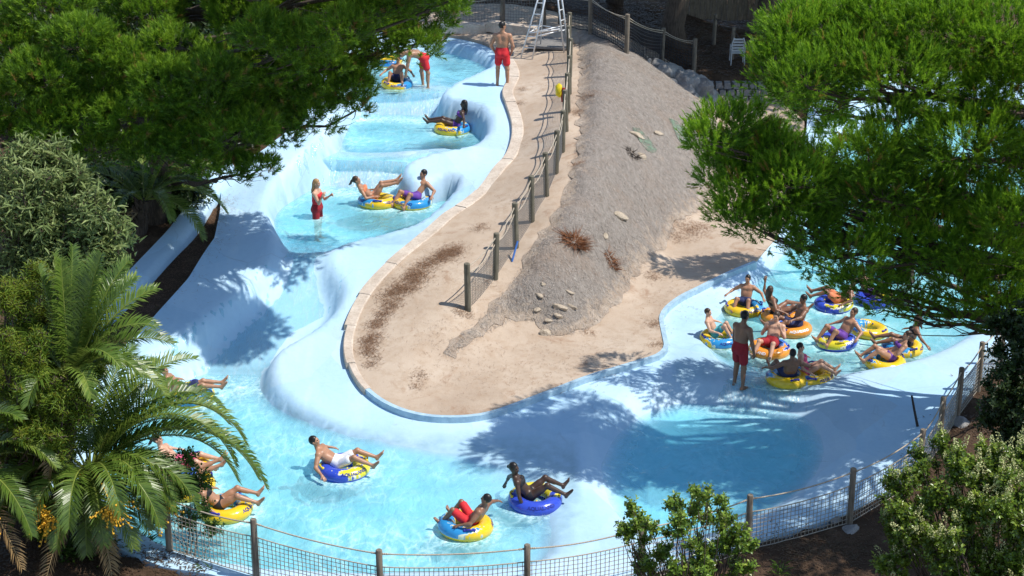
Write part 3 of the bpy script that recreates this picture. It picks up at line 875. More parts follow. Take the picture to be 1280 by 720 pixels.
def person(loc, yaw, pose, skin, hair, wear, label, sex='m', s=1.0, hairdo='short', group=None, res=.0125):
    """pose: local frame x right, y forward, z up; loc is the pelvis (or the ground for standing poses)"""
    root = empty('person', loc, label, 'person', group, rz=yaw)
    V = Vector
    fem = sex == 'f'
    t = nrm(pose['t']); f = V(pose.get('f', (0, 1, 0))); f = (f - t * f.dot(t)).normalized(); r = f.cross(t).normalized()
    pel = V(pose.get('pel', (0, 0, 0)))
    hipw, shw = (.095 if fem else .09) * s, (.165 if fem else .19) * s
    tl = .50 * s
    bend = V(pose.get('tc', t)).normalized()          # upper spine may curl
    mid = pel + t * tl * .45
    neck = mid + bend * tl * .55
    fr = (f - bend * f.dot(bend)).normalized()
    r2 = fr.cross(bend).normalized()
    hd = nrm(pose.get('head', (bend + V((0, 0, .3))).normalized()))      # neck -> head
    lk = V(pose.get('look', fr)); lk = (lk - hd * lk.dot(hd)).normalized()
    hr = lk.cross(hd).normalized()
    head = neck + hd * .185 * s
    B = Blob(res * (1 if s > .85 else .92))
    sh = {}
    L = {}
    for sd_, sg in (('l', -1), ('r', 1)):
        sh[sd_] = neck - bend * .06 * s + r2 * shw * sg
        hip = pel + r * hipw * sg - t * .02 * s
        th = nrm(pose['thigh_' + sd_]); shn = nrm(pose['shin_' + sd_])
        kn = hip + th * .425 * s; an = kn + shn * .42 * s
        ft = V(pose.get('foot_' + sd_, shn.cross(r).cross(shn) if False else (shn * .45 + (V((0, 0, 1)) if abs(shn.z) < .8 else f) * .9))).normalized()
        ua = nrm(pose['ua_' + sd_]); fa = nrm(pose['fa_' + sd_])
        el = sh[sd_] + ua * .29 * s; wr = el + fa * .25 * s
        L[sd_] = (hip, kn, an, ft, el, wr, fa, ua, th, shn)
    # torso
    B.cap(pel + r * hipw * .75, pel - r * hipw * .75, (.118 if fem else .108) * s, k=.04)
    for sg in (-1, 1):
        B.cap(pel + r * .055 * s * sg + t * .05 * s, mid + r2 * .05 * s * sg, (.095 if fem else .098) * s, (.088 if fem else .100) * s, .05)
        B.cap(mid + r2 * .055 * s * sg, neck - bend * .11 * s + r2 * .09 * s * sg, (.092 if fem else .105) * s, (.088 if fem else .098) * s, .05)
        B.cap(neck - bend * .07 * s + r2 * .03 * s * sg, neck - bend * .065 * s + r2 * shw * .95 * sg, .065 * s, .056 * s, .05)
        B.ball(pel - f * .06 * s + r * .06 * s * sg - t * .05 * s, .085 * s, .04)
        if fem: B.ball(mid + bend * .13 * s + fr * .085 * s + r2 * .07 * s * sg, .058 * s, .03)
        else: B.cap(mid + bend * .16 * s + fr * .055 * s + r2 * .04 * s * sg, mid + bend * .17 * s + fr * .05 * s + r2 * .11 * s * sg, .055 * s, .05 * s, .04)
        # trapezius
        B.cap(neck + hd * .03 * s, neck - bend * .05 * s + r2 * shw * .7 * sg, .045 * s, .048 * s, .04)
    B.cap(neck - bend * .06 * s, neck + hd * .12 * s, .056 * s, .050 * s, .035)
    # head
    B.ell(head + hd * .025 * s - lk * .008 * s, (hr, lk, hd), (.074 * s, .095 * s, .098 * s), .02)
    B.ell(head - hd * .055 * s + lk * .028 * s, (hr, lk, hd), (.054 * s, .066 * s, .066 * s), .03)
    B.cap(head + lk * .088 * s + hd * .012 * s, head + lk * .104 * s - hd * .028 * s, .010 * s, .016 * s, .012)
    B.cap(head + lk * .082 * s + hd * .028 * s - hr * .03 * s, head + lk * .082 * s + hd * .028 * s + hr * .03 * s, .014 * s, k=.012)
    for sg in (-1, 1):
        B.ell(head + hr * .078 * s * sg - lk * .005 * s - hd * .005 * s, (hr, lk, hd), (.012 * s, .022 * s, .033 * s), .008)
        B.ball(head + lk * .072 * s - hd * .022 * s + hr * .035 * s * sg, .022 * s, .015)
    clav = sh
    for sd_, sg in (('l', -1), ('r', 1)):
        hip, kn, an, ft, el, wr, fa, ua, th, shn = L[sd_]
        B.cap(hip, kn, (.090 if fem else .086) * s, .057 * s, .04)
        B.cap(hip + th * .08 * s, hip + th * .26 * s, .083 * s, .070 * s, .04)
        B.cap(kn, an, .054 * s, .036 * s, .03)
        cb = -(th - shn * th.dot(shn)); cb = (cb.normalized() if cb.length > .1 else -f)
        # calf on the back of the shank (towards the thigh side when bent)
        back = (th * -1 - shn * (th * -1).dot(shn)); back = back.normalized() if back.length > .1 else -f
        B.cap(kn + shn * .08 * s + back * .014 * s, kn + shn * .22 * s + back * .012 * s, .050 * s, .042 * s, .03)
        B.ball(kn + (th - shn).normalized() * .012 * s, .052 * s, .02)
        heel = an - ft * .035 * s + shn * .035 * s
        ball = an + ft * .13 * s + shn * .045 * s
        B.cap(an, heel, .036 * s, .032 * s, .02); B.cap(heel, ball, .030 * s, .030 * s, .025); B.cap(an, ball, .034 * s, .026 * s, .02)
        lat = ft.cross(shn).normalized()
        for j, (o, l_, rr) in enumerate(((-.030, .075, .014), (-.013, .070, .011), (.002, .062, .010), (.016, .053, .010), (.029, .042, .010))):
            B.cap(ball + lat * o * s * sg, ball + lat * o * 1.1 * s * sg + ft * l_ * .8 * s, .016 * s, rr * s, .008)
        B.cap(sh[sd_], el, .054 * s if not fem else .047 * s, .040 * s if not fem else .035 * s, .03)
        B.ball(sh[sd_] - bend * .005 * s, (.064 if not fem else .054) * s, .04)
        B.cap(sh[sd_] + ua * .10 * s, sh[sd_] + ua * .19 * s, (.052 if not fem else .044) * s, (.046 if not fem else .04) * s, .03)
        B.cap(el, wr, .040 * s if not fem else .035 * s, .027 * s if not fem else .023 * s, .02)
        B.cap(el + fa * .03 * s, el + fa * .11 * s, .043 * s if not fem else .037 * s, .037 * s if not fem else .032 * s, .02)
        # hand: palm, four fingers, thumb
        pn = V(pose.get('palm_' + sd_, (0, 0, -1))); pn = pn - fa * pn.dot(fa); pn = pn.normalized() if pn.length > .05 else fa.orthogonal().normalized()
        hl = fa.cross(pn).normalized()
        curl = pose.get('curl_' + sd_, .25)
        if sg < 0: hl = -hl
        hdir = (fa + pn * curl * .3).normalized()
        k1 = wr + hdir * .085 * s
        for o in (-.022, 0, .022): B.cap(wr + hl * o * .6 * s, k1 + hl * o * s, .019 * s, .016 * s, .012)
        for o, l_ in ((-.036, .062), (-.0125, .078), (.0125, .074), (.036, .055)):
            b0 = k1 + hl * o * .85 * s
            d1 = (hdir + pn * curl + hl * o * 4).normalized(); d2 = (hdir + pn * curl * 2.6 + hl * o * 4).normalized()
            b1 = b0 + d1 * l_ * .55 * s; b2 = b1 + d2 * l_ * .5 * s
            B.cap(b0, b1, .0105 * s, .0098 * s, .004); B.cap(b1, b2, .0098 * s, .0085 * s, .004)
        tb = wr + hdir * .03 * s - hl * .024 * s
        td = (hdir * .62 - hl * .75 + pn * .35).normalized()
        tm = tb + td * .045 * s
        B.cap(tb, tm, .0145 * s, .0115 * s, .008); B.cap(tm, tm + (td + hdir * .8).normalized() * .036 * s, .0112 * s, .009 * s, .005)
    bodym = B.mesh('body')
    link('body', bodym, SKIN[skin], root)
    # eyes and mouth
    for sg in (-1, 1):
        eb = MB(); c = head + lk * (.084 * s) + hd * .006 * s + hr * .031 * s * sg
        sphere_into(eb, c, .0125 * s, 6, 5); eb.build('eye', M_EYE, root, True, world=False)
    mb_ = MB(); c = head + lk * .088 * s - hd * .060 * s
    mb_.tube([c - hr * .024 * s - lk * .010 * s, c, c + hr * .024 * s - lk * .010 * s], [.004 * s, .0085 * s, .004 * s], 6); mb_.build('mouth', M_LIP, root, True, world=False)
    # hair
    H = Blob(.0125)
    H.ell(head + hd * .034 * s - lk * .012 * s, (hr, lk, hd), (.083 * s, .101 * s, .104 * s), 0)
    H.cut(head + lk * .045 * s + hd * .02 * s, (lk * 1.0 - hd * .55))
    hb = head - lk * .085 * s + hd * .0 * s
    if hairdo == 'short':
        H.cut(head - hd * .045 * s, -hd)
    elif hairdo == 'long':
        for o in (-.05, -.02, .02, .05):
            a0 = head - lk * .06 * s + hr * o * s
            a1 = neck - fr * .075 * s + r2 * o * 1.2 * s
            a2 = mid + bend * .10 * s - fr * .125 * s + r2 * o * 1.1 * s
            H.cap(a0, a1, .045 * s, .042 * s, .03); H.cap(a1, a2, .042 * s, .022 * s, .03)
    elif hairdo == 'pony':
        H.cut(head - hd * .055 * s, -hd)
        a1 = head - lk * .125 * s + hd * .03 * s; dn = V((0, 0, -1))
        H.cap(hb + hd * .03 * s, a1, .026 * s, .03 * s, .01); H.cap(a1, a1 + (dn * .8 - lk * .5).normalized() * .12 * s, .034 * s, .03 * s, .02)
        H.cap(a1 + (dn * .8 - lk * .5).normalized() * .12 * s, a1 + (dn - lk * .2).normalized() * .25 * s, .03 * s, .012 * s, .02)
    elif hairdo == 'bun':
        H.cut(head - hd * .055 * s, -hd)
        H.ball(head - lk * .115 * s + hd * .02 * s, .042 * s, .015)
    link('hair', H.mesh('hair'), HAIRM[hair], root)
    # clothes
    def shorts(col, frac=.62, name='shorts', infl=.014):
        for_parts = []
        W = Blob(.0125)
        W.cap(pel + r * hipw * .75, pel - r * hipw * .75, ((.118 if fem else .108) + infl) * s, k=.04)
        for sg in (-1, 1):
            W.cap(pel + r * .055 * s * sg + t * .03 * s, pel + t * .12 * s + r2 * .053 * s * sg, (.097 + infl) * s, (.095 + infl) * s, .05)
            W.ball(pel - f * .06 * s + r * .06 * s * sg - t * .05 * s, (.085 + infl) * s, .04)
        for sd_ in 'lr':
            hip, kn, an, ft, el, wr, fa, ua, th, shn = L[sd_]
            W.cap(hip, hip + th * .425 * frac * s, (.090 + infl) * s, (.088 - .028 * frac + infl + .012) * s, .03)
        W.cut(pel + t * .135 * s, t)
        me = W.mesh(name)
        link(name, me, cloth(*col) if isinstance(col, tuple) else CLOTH[col], root)
    def torso_cloth(col, lo, hi, name, infl=.010, brief=False):
        W = Blob(.0115)
        for sg in (-1, 1):
            W.cap(pel + r * .055 * s * sg + t * .05 * s, mid + r2 * .05 * s * sg, ((.095 if fem else .098) + infl) * s, ((.088 if fem else .100) + infl) * s, .05)
            W.cap(mid + r2 * .055 * s * sg, neck - bend * .11 * s + r2 * .09 * s * sg, ((.092 if fem else .105) + infl) * s, ((.088 if fem else .098) + infl) * s, .05)
            if fem: W.ball(mid + bend * .13 * s + fr * .085 * s + r2 * .07 * s * sg, (.058 + infl) * s, .03)
            if lo < 0.02:
                W.ball(pel - f * .06 * s + r * .06 * s * sg - t * .05 * s, (.085 + infl) * s, .04)
        if lo < .02:
            W.cap(pel + r * hipw * .75, pel - r * hipw * .75, ((.118 if fem else .108) + infl) * s, k=.04)
            for sd_ in 'lr':
                hip, kn, an, ft, el, wr, fa, ua, th, shn = L[sd_]
                W.cap(hip, hip + th * .05 * s, (.089 + infl * .8) * s, k=.03)
        else:
            W.cut(mid + bend * lo * s, -bend)
        W.cut((mid if hi < .5 and lo > .02 else mid) + bend * hi * s, bend)
        link(name, W.mesh(name), CLOTH[col], root)
    for kind, col in wear:
        if kind == 'shorts': shorts(col)
        elif kind == 'long_shorts': shorts(col, .82)
        elif kind == 'briefs': torso_cloth(col, 0, -.13, 'bikini_bottom') if fem else shorts(col, .25)
        elif kind == 'top': torso_cloth(col, .075, .185, 'bikini_top')
        elif kind == 'swimsuit': torso_cloth(col, 0, .20, 'swimsuit')
        elif kind == 'shirt': torso_cloth(col, 0, .26, 'shirt')
    return root

def sphere_into(mb, c, r, n=8, m=6):
    V_, F_ = [], []
    c = Vector(c)
    V_.append(c + Vector((0, 0, r)))
    for i in range(1, m):
        a = pi * i / m
        for j in range(n):
            b = 2 * pi * j / n
            V_.append(c + Vector((sin(a) * cos(b), sin(a) * sin(b), cos(a))) * r)
    V_.append(c - Vector((0, 0, r)))
    for j in range(n): F_.append((0, 1 + j, 1 + (j + 1) % n))
    for i in range(m - 2):
        for j in range(n):
            F_.append((1 + i * n + j, 1 + (i + 1) * n + j, 1 + (i + 1) * n + (j + 1) % n, 1 + i * n + (j + 1) % n))
    o = 1 + (m - 2) * n
    for j in range(n): F_.append((o + j, len(V_) - 1, o + (j + 1) % n))
    mb.add(V_, F_)

def yawto(dx, dy): return math.atan2(dy, dx) - pi / 2

def sit(back=50, thigh=35, shin=-25, splay=.18, knee_l=0, knee_r=0, **kw):
    b = radians(back)
    p = dict(t=(0, -sin(b), cos(b)), tc=(0, -sin(b * .8), cos(b * .8)), head=(0, -sin(b * .35), cos(b * .35)), look=(0, 1, -.1), pel=(0, 0, 0))
    for sd_, sg, kk in (('l', -1, knee_l), ('r', 1, knee_r)):
        a, c = radians(thigh + kk), radians(shin - kk * .8)
        p['thigh_' + sd_] = (sg * splay, cos(a), sin(a)); p['shin_' + sd_] = (sg * splay * .4, cos(c), sin(c))
        p['foot_' + sd_] = (sg * .15, .55, .8)
        p['ua_' + sd_] = (sg * .80, -.12, -.55); p['fa_' + sd_] = (sg * .45, .85, -.28); p['palm_' + sd_] = (0, 0, -1)
    p.update(kw)
    return p
# ================================================================== SWIM TUBES
def tube_mat(name, ca, cb, edge, seed):
    """inflated vinyl: two printed colours that meet in flame tongues, small splashes of the other colour"""
    t = NT(name)
    tc = t.n('ShaderNodeTexCoord')
    sx = t.n('ShaderNodeSeparateXYZ'); t.put(sx.inputs[0], tc.outputs['Object'])
    ang = t.math('ARCTAN2', sx.outputs[1], sx.outputs[0])
    rad = t.math('SQRT', t.math('ADD', t.math('MULTIPLY', sx.outputs[0], sx.outputs[0]), t.math('MULTIPLY', sx.outputs[1], sx.outputs[1])))
    # coordinates round the ring: angle, radius
    cx = t.n('ShaderNodeCombineXYZ'); t.put(cx.inputs[0], t.math('MULTIPLY', t.math('COSINE', ang), 1.0)); t.put(cx.inputs[1], t.math('SINE', ang)); t.put(cx.inputs[2], t.math('MULTIPLY', rad, 2.2))
    n = t.noise(2.6, 2, .5, vec=cx.outputs[0], dist=1.2)
    flame = t.math('SINE', t.math('ADD', t.math('MULTIPLY', rad, 34.0), t.math('MULTIPLY', n, 9.0)))
    side = t.math('COSINE', t.math('ADD', ang, seed))
    v = t.math('ADD', t.math('MULTIPLY', side, 1.0), t.math('ADD', t.math('MULTIPLY', flame, .42), t.math('MULTIPLY', t.math('SUBTRACT', n, .5), 1.6)))
    f = t.ramp(t.math('ADD', t.math('MULTIPLY', v, .25), .5), [(.575, 0), (.59, 1)])
    col = t.mix(f, ca, cb)
    rim = t.ramp(t.math('ABSOLUTE', t.math('SUBTRACT', t.math('ADD', t.math('MULTIPLY', v, .25), .5),   .605)), [(.012, 1), (.02, 0)])
    col = t.mix(t.math('MULTIPLY', rim, .85), col, edge)
    # underside keeps the first colour
    und = t.ramp(t.math('ADD', t.math('MULTIPLY', sx.outputs[2], 4.0), .5), [(.30, 1), (.36, 0)])
    col = t.mix(und, col, ca)
    # moulded seams
    h = t.math('SINE', t.math('MULTIPLY', ang, 40.0))
    inner = t.ramp(rad, [(.30, 1), (.37, 0)])
    hb = t.math('MULTIPLY', h, inner)
    return t.done(t.pbr(col, .22, t.bump(t.math('ADD', hb, t.math('MULTIPLY', t.noise(9, 3), .5)), .25, .02), .5, Coat_Weight=.3, Coat_Roughness=.1))
YEL, LBL, RBL, ORG = (.80, .52, .015), (.03, .27, .58), (.035, .075, .52), (.80, .30, .03)
TM = {'yellow': [tube_mat('tube_yellow_lightblue', YEL, LBL, (.85, .80, .5), k) for k in (0.4, 2.2, 4.0)],
      'blue': [tube_mat('tube_blue_yellow', RBL, (.72, .62, .03), (.75, .75, .8), k) for k in (3.2, 1.2)],
      'orange': [tube_mat('tube_orange_blue', ORG, (.04, .17, .60), (.8, .75, .7), k) for k in (1.0, 4.6)]}
M_HANDLE = {'blue': simple('handle_blue', (.03, .03, .30), .35, .1), 'yellow': simple('handle_yellow', (.75, .55, .03), .35, .1)}
M_PRINT = {'blue': simple('print_navy', (.02, .03, .22), .35, .1), 'yellow': simple('print_yellow', (.85, .66, .06), .35, .1), 'white': simple('print_white', (.82, .84, .86), .35, .1)}
TR, Tr = .385, .165

def torus_mesh(R, r, n=64, m=22, flat=.92):
    a = np.arange(n) * 2 * pi / n; b = np.arange(m) * 2 * pi / m
    A, Bb = np.meshgrid(a, b, indexing='ij')
    pl = 1 + .012 * np.cos(A * 20)                       # welded gores pucker the skin a little
    X = (R + r * pl * np.cos(Bb)) * np.cos(A); Y = (R + r * pl * np.cos(Bb)) * np.sin(A); Z = r * flat * np.sin(Bb) * pl
    V = np.stack([X, Y, Z], -1).reshape(-1, 3)
    i, j = np.meshgrid(np.arange(n), np.arange(m), indexing='ij')
    f = lambda i, j: (i % n) * m + (j % m)
    Q = np.stack([f(i, j), f(i + 1, j), f(i + 1, j + 1), f(i, j + 1)], -1).reshape(-1, 4)
    return V, Q
ringV, ringQ = torus_mesh(TR, Tr)

def on_ring(ang, minor, lift=0.0):
    "point on the tube's skin: angle round the ring, angle round the section (0 outside, pi/2 top)"
    q = Tr + lift
    return Vector(((TR + q * cos(minor)) * cos(ang), (TR + q * cos(minor)) * sin(ang), q * .92 * sin(minor)))

def lettering_mesh(text, a0, minor0, size):
    cu = bpy.data.curves.new('lettering', 'FONT'); cu.body = text; cu.size = size; cu.align_x = 'CENTER'; cu.offset = .004
    cu.resolution_u = 3
    o = bpy.data.objects.new('lettering', cu); COL.objects.link(o)
    dg = bpy.context.evaluated_depsgraph_get(); dg.update()
    me = bpy.data.meshes.new_from_object(o.evaluated_get(dg))
    bpy.data.objects.remove(o); bpy.data.curves.remove(cu)
    for v in me.vertices:
        x, y = v.co.x, v.co.y
        v.co = on_ring(a0 + x / (TR + Tr * .8), minor0 + y / Tr, .004)
    me.update()
    return me
LET = {}
for k_, a_ in (('front', -pi / 2), ('back', pi * .75)):
    LET[k_] = lettering_mesh('AQUALAND', a_, .40, .105)
def handle_mesh(a0):
    mb = MB(); pts = []
    for k in range(7):
        u = k / 6; pts.append(on_ring(a0 + (u - .5) * .42, .95, .012 + .03 * sin(pi * u)))
    mb.tube(pts, [.016, .018, .02, .021, .02, .018, .016], 6)
    for e in (0, 6):
        p = pts[e]; nn = (p - Vector((cos(a0), sin(a0), 0)) * TR)
        sphere_into(mb, p - nn.normalized() * .01, .034, 8, 5)
    me = mesh_raw('handle', np.array([tuple(v) for v in mb.v]), mb.f)
    return me
HND = [handle_mesh(a) for a in (.6, pi + .6)]
valve_mb = MB(); valve_mb.tube([on_ring(2.2, 2.4, -.01), on_ring(2.2, 2.4, .03)], [.022, .018], 8)
VALVE = mesh_raw('valve', np.array([tuple(v) for v in valve_mb.v]), valve_mb.f)

def swim_tube(c, label, kind='yellow', var=0, rz=0.0, tilt=(0, 0), scale=1.0):
    root = empty('swim_tube', c, label, 'swim tube', 'inflatable swim tubes', rz=rz)
    root.rotation_euler = (tilt[0], tilt[1], rz)
    root.scale = (scale, scale, scale)
    me = mesh_raw('ring', ringV, ringQ)
    link('ring', me, TM[kind][var % len(TM[kind])], root)
    hk = 'yellow' if kind == 'blue' else 'blue'
    for h in HND:
        hm = h.copy(); link('handle', hm, M_HANDLE[hk], root)
    link('valve', VALVE.copy(), M_HANDLE[hk], root)
    for k in LET:
        link('lettering', LET[k].copy(), M_PRINT['blue' if kind == 'yellow' else ('blue' if kind == 'blue' and k == 'back' else 'white')], root)
    return root
# ================================================================== FENCES AND PROPS
def wood_mat(name, c1, c2):
    t = NT(name)
    n = t.noise(1, 6, .65, vec=t.coord((26, 26, 2.2)))
    b = t.noise(5, 5, .6)
    col = t.ramp(n, [(.3, c1), (.7, c2)])
    col = t.mix(t.ramp(b, [(.5, 0), (.75, .5)]), col, tuple(x * .6 for x in c1))
    return t.done(t.pbr(col, .85, t.bump(n, .6, .01), .2))
M_POST = wood_mat('weathered_post', (.10, .082, .062), (.27, .225, .175))
M_POSTG = wood_mat('greenish_post', (.085, .078, .058), (.22, .20, .15))
M_ROPE = simple('pale_rope', (.42, .36, .28), .9, .3, 40)
M_ROPED = simple('dark_rope', (.07, .065, .06), .9, .3, 40)
M_NETP = simple('pale_net', (.33, .29, .235), .9, .25, 30)
M_NETD = simple('dark_net', (.045, .045, .05), .9, .25, 30)
M_NETG = simple('grey_net', (.20, .19, .18), .9, .25, 30)

def surf_h(xy):
    xy = np.atleast_2d(np.asarray(xy, float))
    if inside(ISLE, xy)[0]:
        h = island_h(xy)[0]
        if inside(BANK, xy)[0]: h = max(h, bank_h(xy)[0])
        return h
    if inside(POOL, xy)[0]: return pool_h(xy)[0]
    return ground_h(xy)[0]

def hang(a, b, sag, n=8):
    return [a.lerp(b, k / n) - Vector((0, 0, sag * 4 * (k / n) * (1 - k / n))) for k in range(n + 1)]

def fence(label, posts, height, m_post, m_rope, m_net, top_rope=True, cell=.085, net_top=.72, sagr=.05, sagn=.05, rad=.062, strand=.0065, lean=.02, net=True, group=None):
    """posts: world base points; each span gets a sagging top rope, the net's head rope and its mesh of cords"""
    root = empty('rope_fence', posts[0], label, 'fence', group)
    tops = []
    for p in posts:
        l = Vector((rng.normal(0, lean), rng.normal(0, lean), 1)).normalized()
        h = height * (1 + rng.uniform(-.03, .03))
        mb = MB(); q = p - l * .25
        mb.tube([q, p + l * h * .5, p + l * (h - .015), p + l * h], [rad, rad * .98, rad * .95, rad * .78], 12)
        o = mb.build('post', m_post, root); flat_angle(o, 35)
        tops.append((p, l, h))
    for (p, l, h), (p2, l2, h2) in zip(tops[:-1], tops[1:]):
        n = 10
        if top_rope:
            pts = hang(p + l * (h * .93), p2 + l2 * (h2 * .93), sagr + rng.uniform(-.01, .02), n)
            mb = MB(); mb.tube(pts, .014, 6)
            # knots where the rope is made fast
            for q, q2 in ((pts[0], pts[1]), (pts[-1], pts[-2])):
                d = (q2 - q).normalized()
                for j in range(3): sphere_into(mb, q + d * (.07 + .035 * j), .022, 6, 4)
            mb.build('rope', m_rope, root, True)
        if net:
            th = hang(p + l * (h * net_top), p2 + l2 * (h2 * net_top), sagn + rng.uniform(-.01, .03), n)
            mb = MB(); mb.tube(th, .012, 6); mb.build('rope', m_rope, root, True)
            bt = [p.lerp(p2, k / n) + Vector((0, 0, .03)) for k in range(n + 1)]
            for q in bt[1:-1]: q.z = surf_h((q.x, q.y)) + .03
            mb = MB()
            L = (p2 - p).length
            nv = max(3, int(L / cell)); nh = max(3, int(height * net_top / cell))
            def at_uv(u, v):
                k = u * n; i = min(int(k), n - 1); f = k - i
                a = th[i].lerp(th[i + 1], f); b = bt[i].lerp(bt[i + 1], f)
                q = b.lerp(a, v)
                return q
            for i in range(nv + 1):
                u = i / nv
                mb.tube([at_uv(u, 0), at_uv(min(1, max(0, u + rng.normal(0, .004))), .5), at_uv(u, 1)], strand, 3, cap=False)
            for j in range(nh + 1):
                v = j / nh
                mb.tube([at_uv(k / 8, v) + Vector((0, 0, rng.normal(0, .004))) for k in range(9)], strand * (1.6 if j == 0 else 1), 3, cap=False)
            mb.build('net', m_net, root)
    return root

def surf_v(xy):
    h = ground_h(xy.copy())
    m = inside(POOL, xy); h[m] = pool_h(xy[m])
    m = inside(ISLE, xy); h[m] = island_h(xy[m])
    m = inside(BANKr, xy)
    if m.any(): h[m] = np.maximum(h[m], bank_h(xy[m]))
    return h
def gpt(px, py, z0=None):
    "first point of the built surface along the line of sight through a photo pixel"
    d = np.array(ray(px, py))
    tz = (CAM_H - np.linspace(4.6, -.4, 160)) / -d[2]
    q = np.array([0, 0, CAM_H]) + tz[:, None] * d
    f = q[:, 2] - surf_v(q[:, :2])
    i = int(np.argmax(f < 0))
    i = max(i, 1)
    a_ = f[i - 1] / (f[i - 1] - f[i] + 1e-9)
    p = q[i - 1] * (1 - a_) + q[i] * a_
    return Vector(p)

FRONT = [gpt(*q) for q in [(212, 688, .3), (321, 722, .25), (476, 758, .2), (659, 752, .2), (800, 728, .2), (934, 690, .22), (1062, 655, .28), (1148, 602, .38), (1173, 562, .45), (1196, 524, .5), (1222, 489, .56), (1250, 455, .6)]]
fence('long front fence of weathered posts with two ropes and cord netting', FRONT, 1.19, M_POST, M_ROPE, M_NETP, net_top=.70, sagr=.07, strand=.0075, lean=.012)
ISLF = [(585, 387, 1.08), (619, 348, 1.42), (645, 310, 1.76), (665, 277, 2.06), (683, 245, 2.36), (695, 217, 2.6), (703, 190, 2.8), (707.5, 164, 3.0), (710, 140, 3.1), (711.5, 118, 3.18), (712, 96, 3.25), (711.5, 78, 3.32), (710.5, 62, 3.38)]
fence('grey wooden fence with fine dark netting climbing the island along the sandy path', [gpt(*q) for q in ISLF], 1.2, M_POSTG, M_ROPE, M_NETG, cell=.075, net_top=.80, sagr=.10, sagn=.16, rad=.078, strand=.0048)
BKF = [(700, 30, 3.4), (738, 42, 2.95), (783, 66, 2.45), (827, 79, 2.05), (867, 93, 1.75)]
fence('dark netted fence on posts above the rocks behind the bank', [gpt(*q) for q in BKF], 1.25, M_POST, M_ROPE, M_NETD, cell=.10, net_top=.86, sagr=.12, rad=.08, strand=.011)
BLF = [(500, 42, 3.2), (568, 37, 3.3), (628, 33, 3.35), (680, 34, 3.4)]
fence('wooden post fence with a slack rope across the top of the path', [gpt(*q) for q in BLF], 1.3, M_POST, M_ROPE, M_NETG, cell=.10, net_top=.80, sagr=.30, rad=.085, strand=.006)
FRF = [(892, 56, 1.7), (915, 74, 1.6), (938, 88, 1.5)]
fence('short dark rope fence in the shade beside the white chair', [gpt(*q) for q in FRF], 1.15, M_POST, M_ROPED, M_NETD, net=False, sagr=.2, rad=.07)

# low light wall across the top of the path
mb = MB()
pts = [gpt(*q) for q in [(480, 40, 3.1), (545, 36, 3.25), (610, 35, 3.3), (672, 38, 3.4)]]
for i in range(len(pts) - 1):
    a, b = pts[i], pts[i + 1]
    n = int((b - a).length / .9) + 1
root = empty('low_wall', pts[0], 'low pale stone wall across the top of the sandy path', 'wall')
for i in range(len(pts) - 1):
    a, b = pts[i], pts[i + 1]
    L = (b - a).length; n = max(1, int(L / 1.1)); ang = math.atan2(b.y - a.y, b.x - a.x)
    for k in range(n):
        c = a.lerp(b, (k + .5) / n)
        mb = MB(); mb.box(c + Vector((0, -.35, .10 + rng.uniform(-.01, .01))), (L / n - .02, .38, .34), Matrix.Rotation(ang + rng.normal(0, .01), 3, 'Z'), .94)
        mb.build('stone', M_STONE, root)

# lifeguard's ladder chair: splayed aluminium frame
M_ALU = simple('white_aluminium', (.66, .68, .70), .35, .1, 20, metal=.3)
def ladder_chair():
    base = gpt(672, 72, 3.35)
    root = empty('lifeguard_chair', base, 'white metal lifeguard ladder chair with splayed legs at the top of the path', 'lifeguard chair')
    s = PXM(base)
    def q(px, py, dy): # px,py offset in pixels from the foot
        return base + Vector(((px - 672) / s, dy, max(0, (72 - py) / s)))
    topz = 2.45
    L = base + Vector((-.55, .15, 0)); R = base + Vector((.86, .25, 0)); L2 = base + Vector((-.18, -.12, 0)); R2 = base + Vector((1.02, .5, 0)); Bk = base + Vector((.1, 1.0, 0))
    T = base + Vector((.34, .45, topz))
    tops = [T + Vector((-.16, -.1, 0)), T + Vector((.22, -.05, 0)), T + Vector((.02, -.14, 0)), T + Vector((.34, .08, 0)), T + Vector((-.1, .25, 0))]
    feet = [L, R, L2, R2, Bk]
    for a, b in zip(feet, tops):
        a.z = surf_h((a.x, a.y)) - .02
        mb = MB(); mb.tube([a, b], .026, 8); mb.build('leg', M_ALU, root, True)
    for (i, j, lo) in ((0, 2, .15), (1, 3, .3)):
        for k in range(6):
            u = lo + k * .14
            mb = MB(); mb.tube([feet[i].lerp(tops[i], u), feet[j].lerp(tops[j], u)], .018, 6); mb.build('rung', M_ALU, root, True)
    for (i, j, u) in ((0, 1, .33), (2, 3, .30), (2, 3, .36), (4, 1, .33), (4, 0, .33)):
        mb = MB(); mb.tube([feet[i].lerp(tops[i], u), feet[j].lerp(tops[j], u)], .02, 6); mb.build('brace', M_ALU, root, True)
    mb = MB(); mb.box(T + Vector((.05, .05, .02)), (.62, .5, .05)); mb.box(T + Vector((.05, .30, .32)), (.6, .04, .45)); mb.build('seat', M_ALU, root)
    pl = gpt(690, 55, 3.38)
    mb = MB(); mb.box(pl + Vector((0, 0, .035)), (1.25, 1.5, .07), Matrix.Rotation(-.25, 3, 'Z'))
    o = mb.build('foot_mat', simple('grey_mat', (.20, .19, .18), .9, .2, 8), None)
    setp(o, 'flat grey mat lying under the lifeguard chair', 'mat')
ladder_chair()

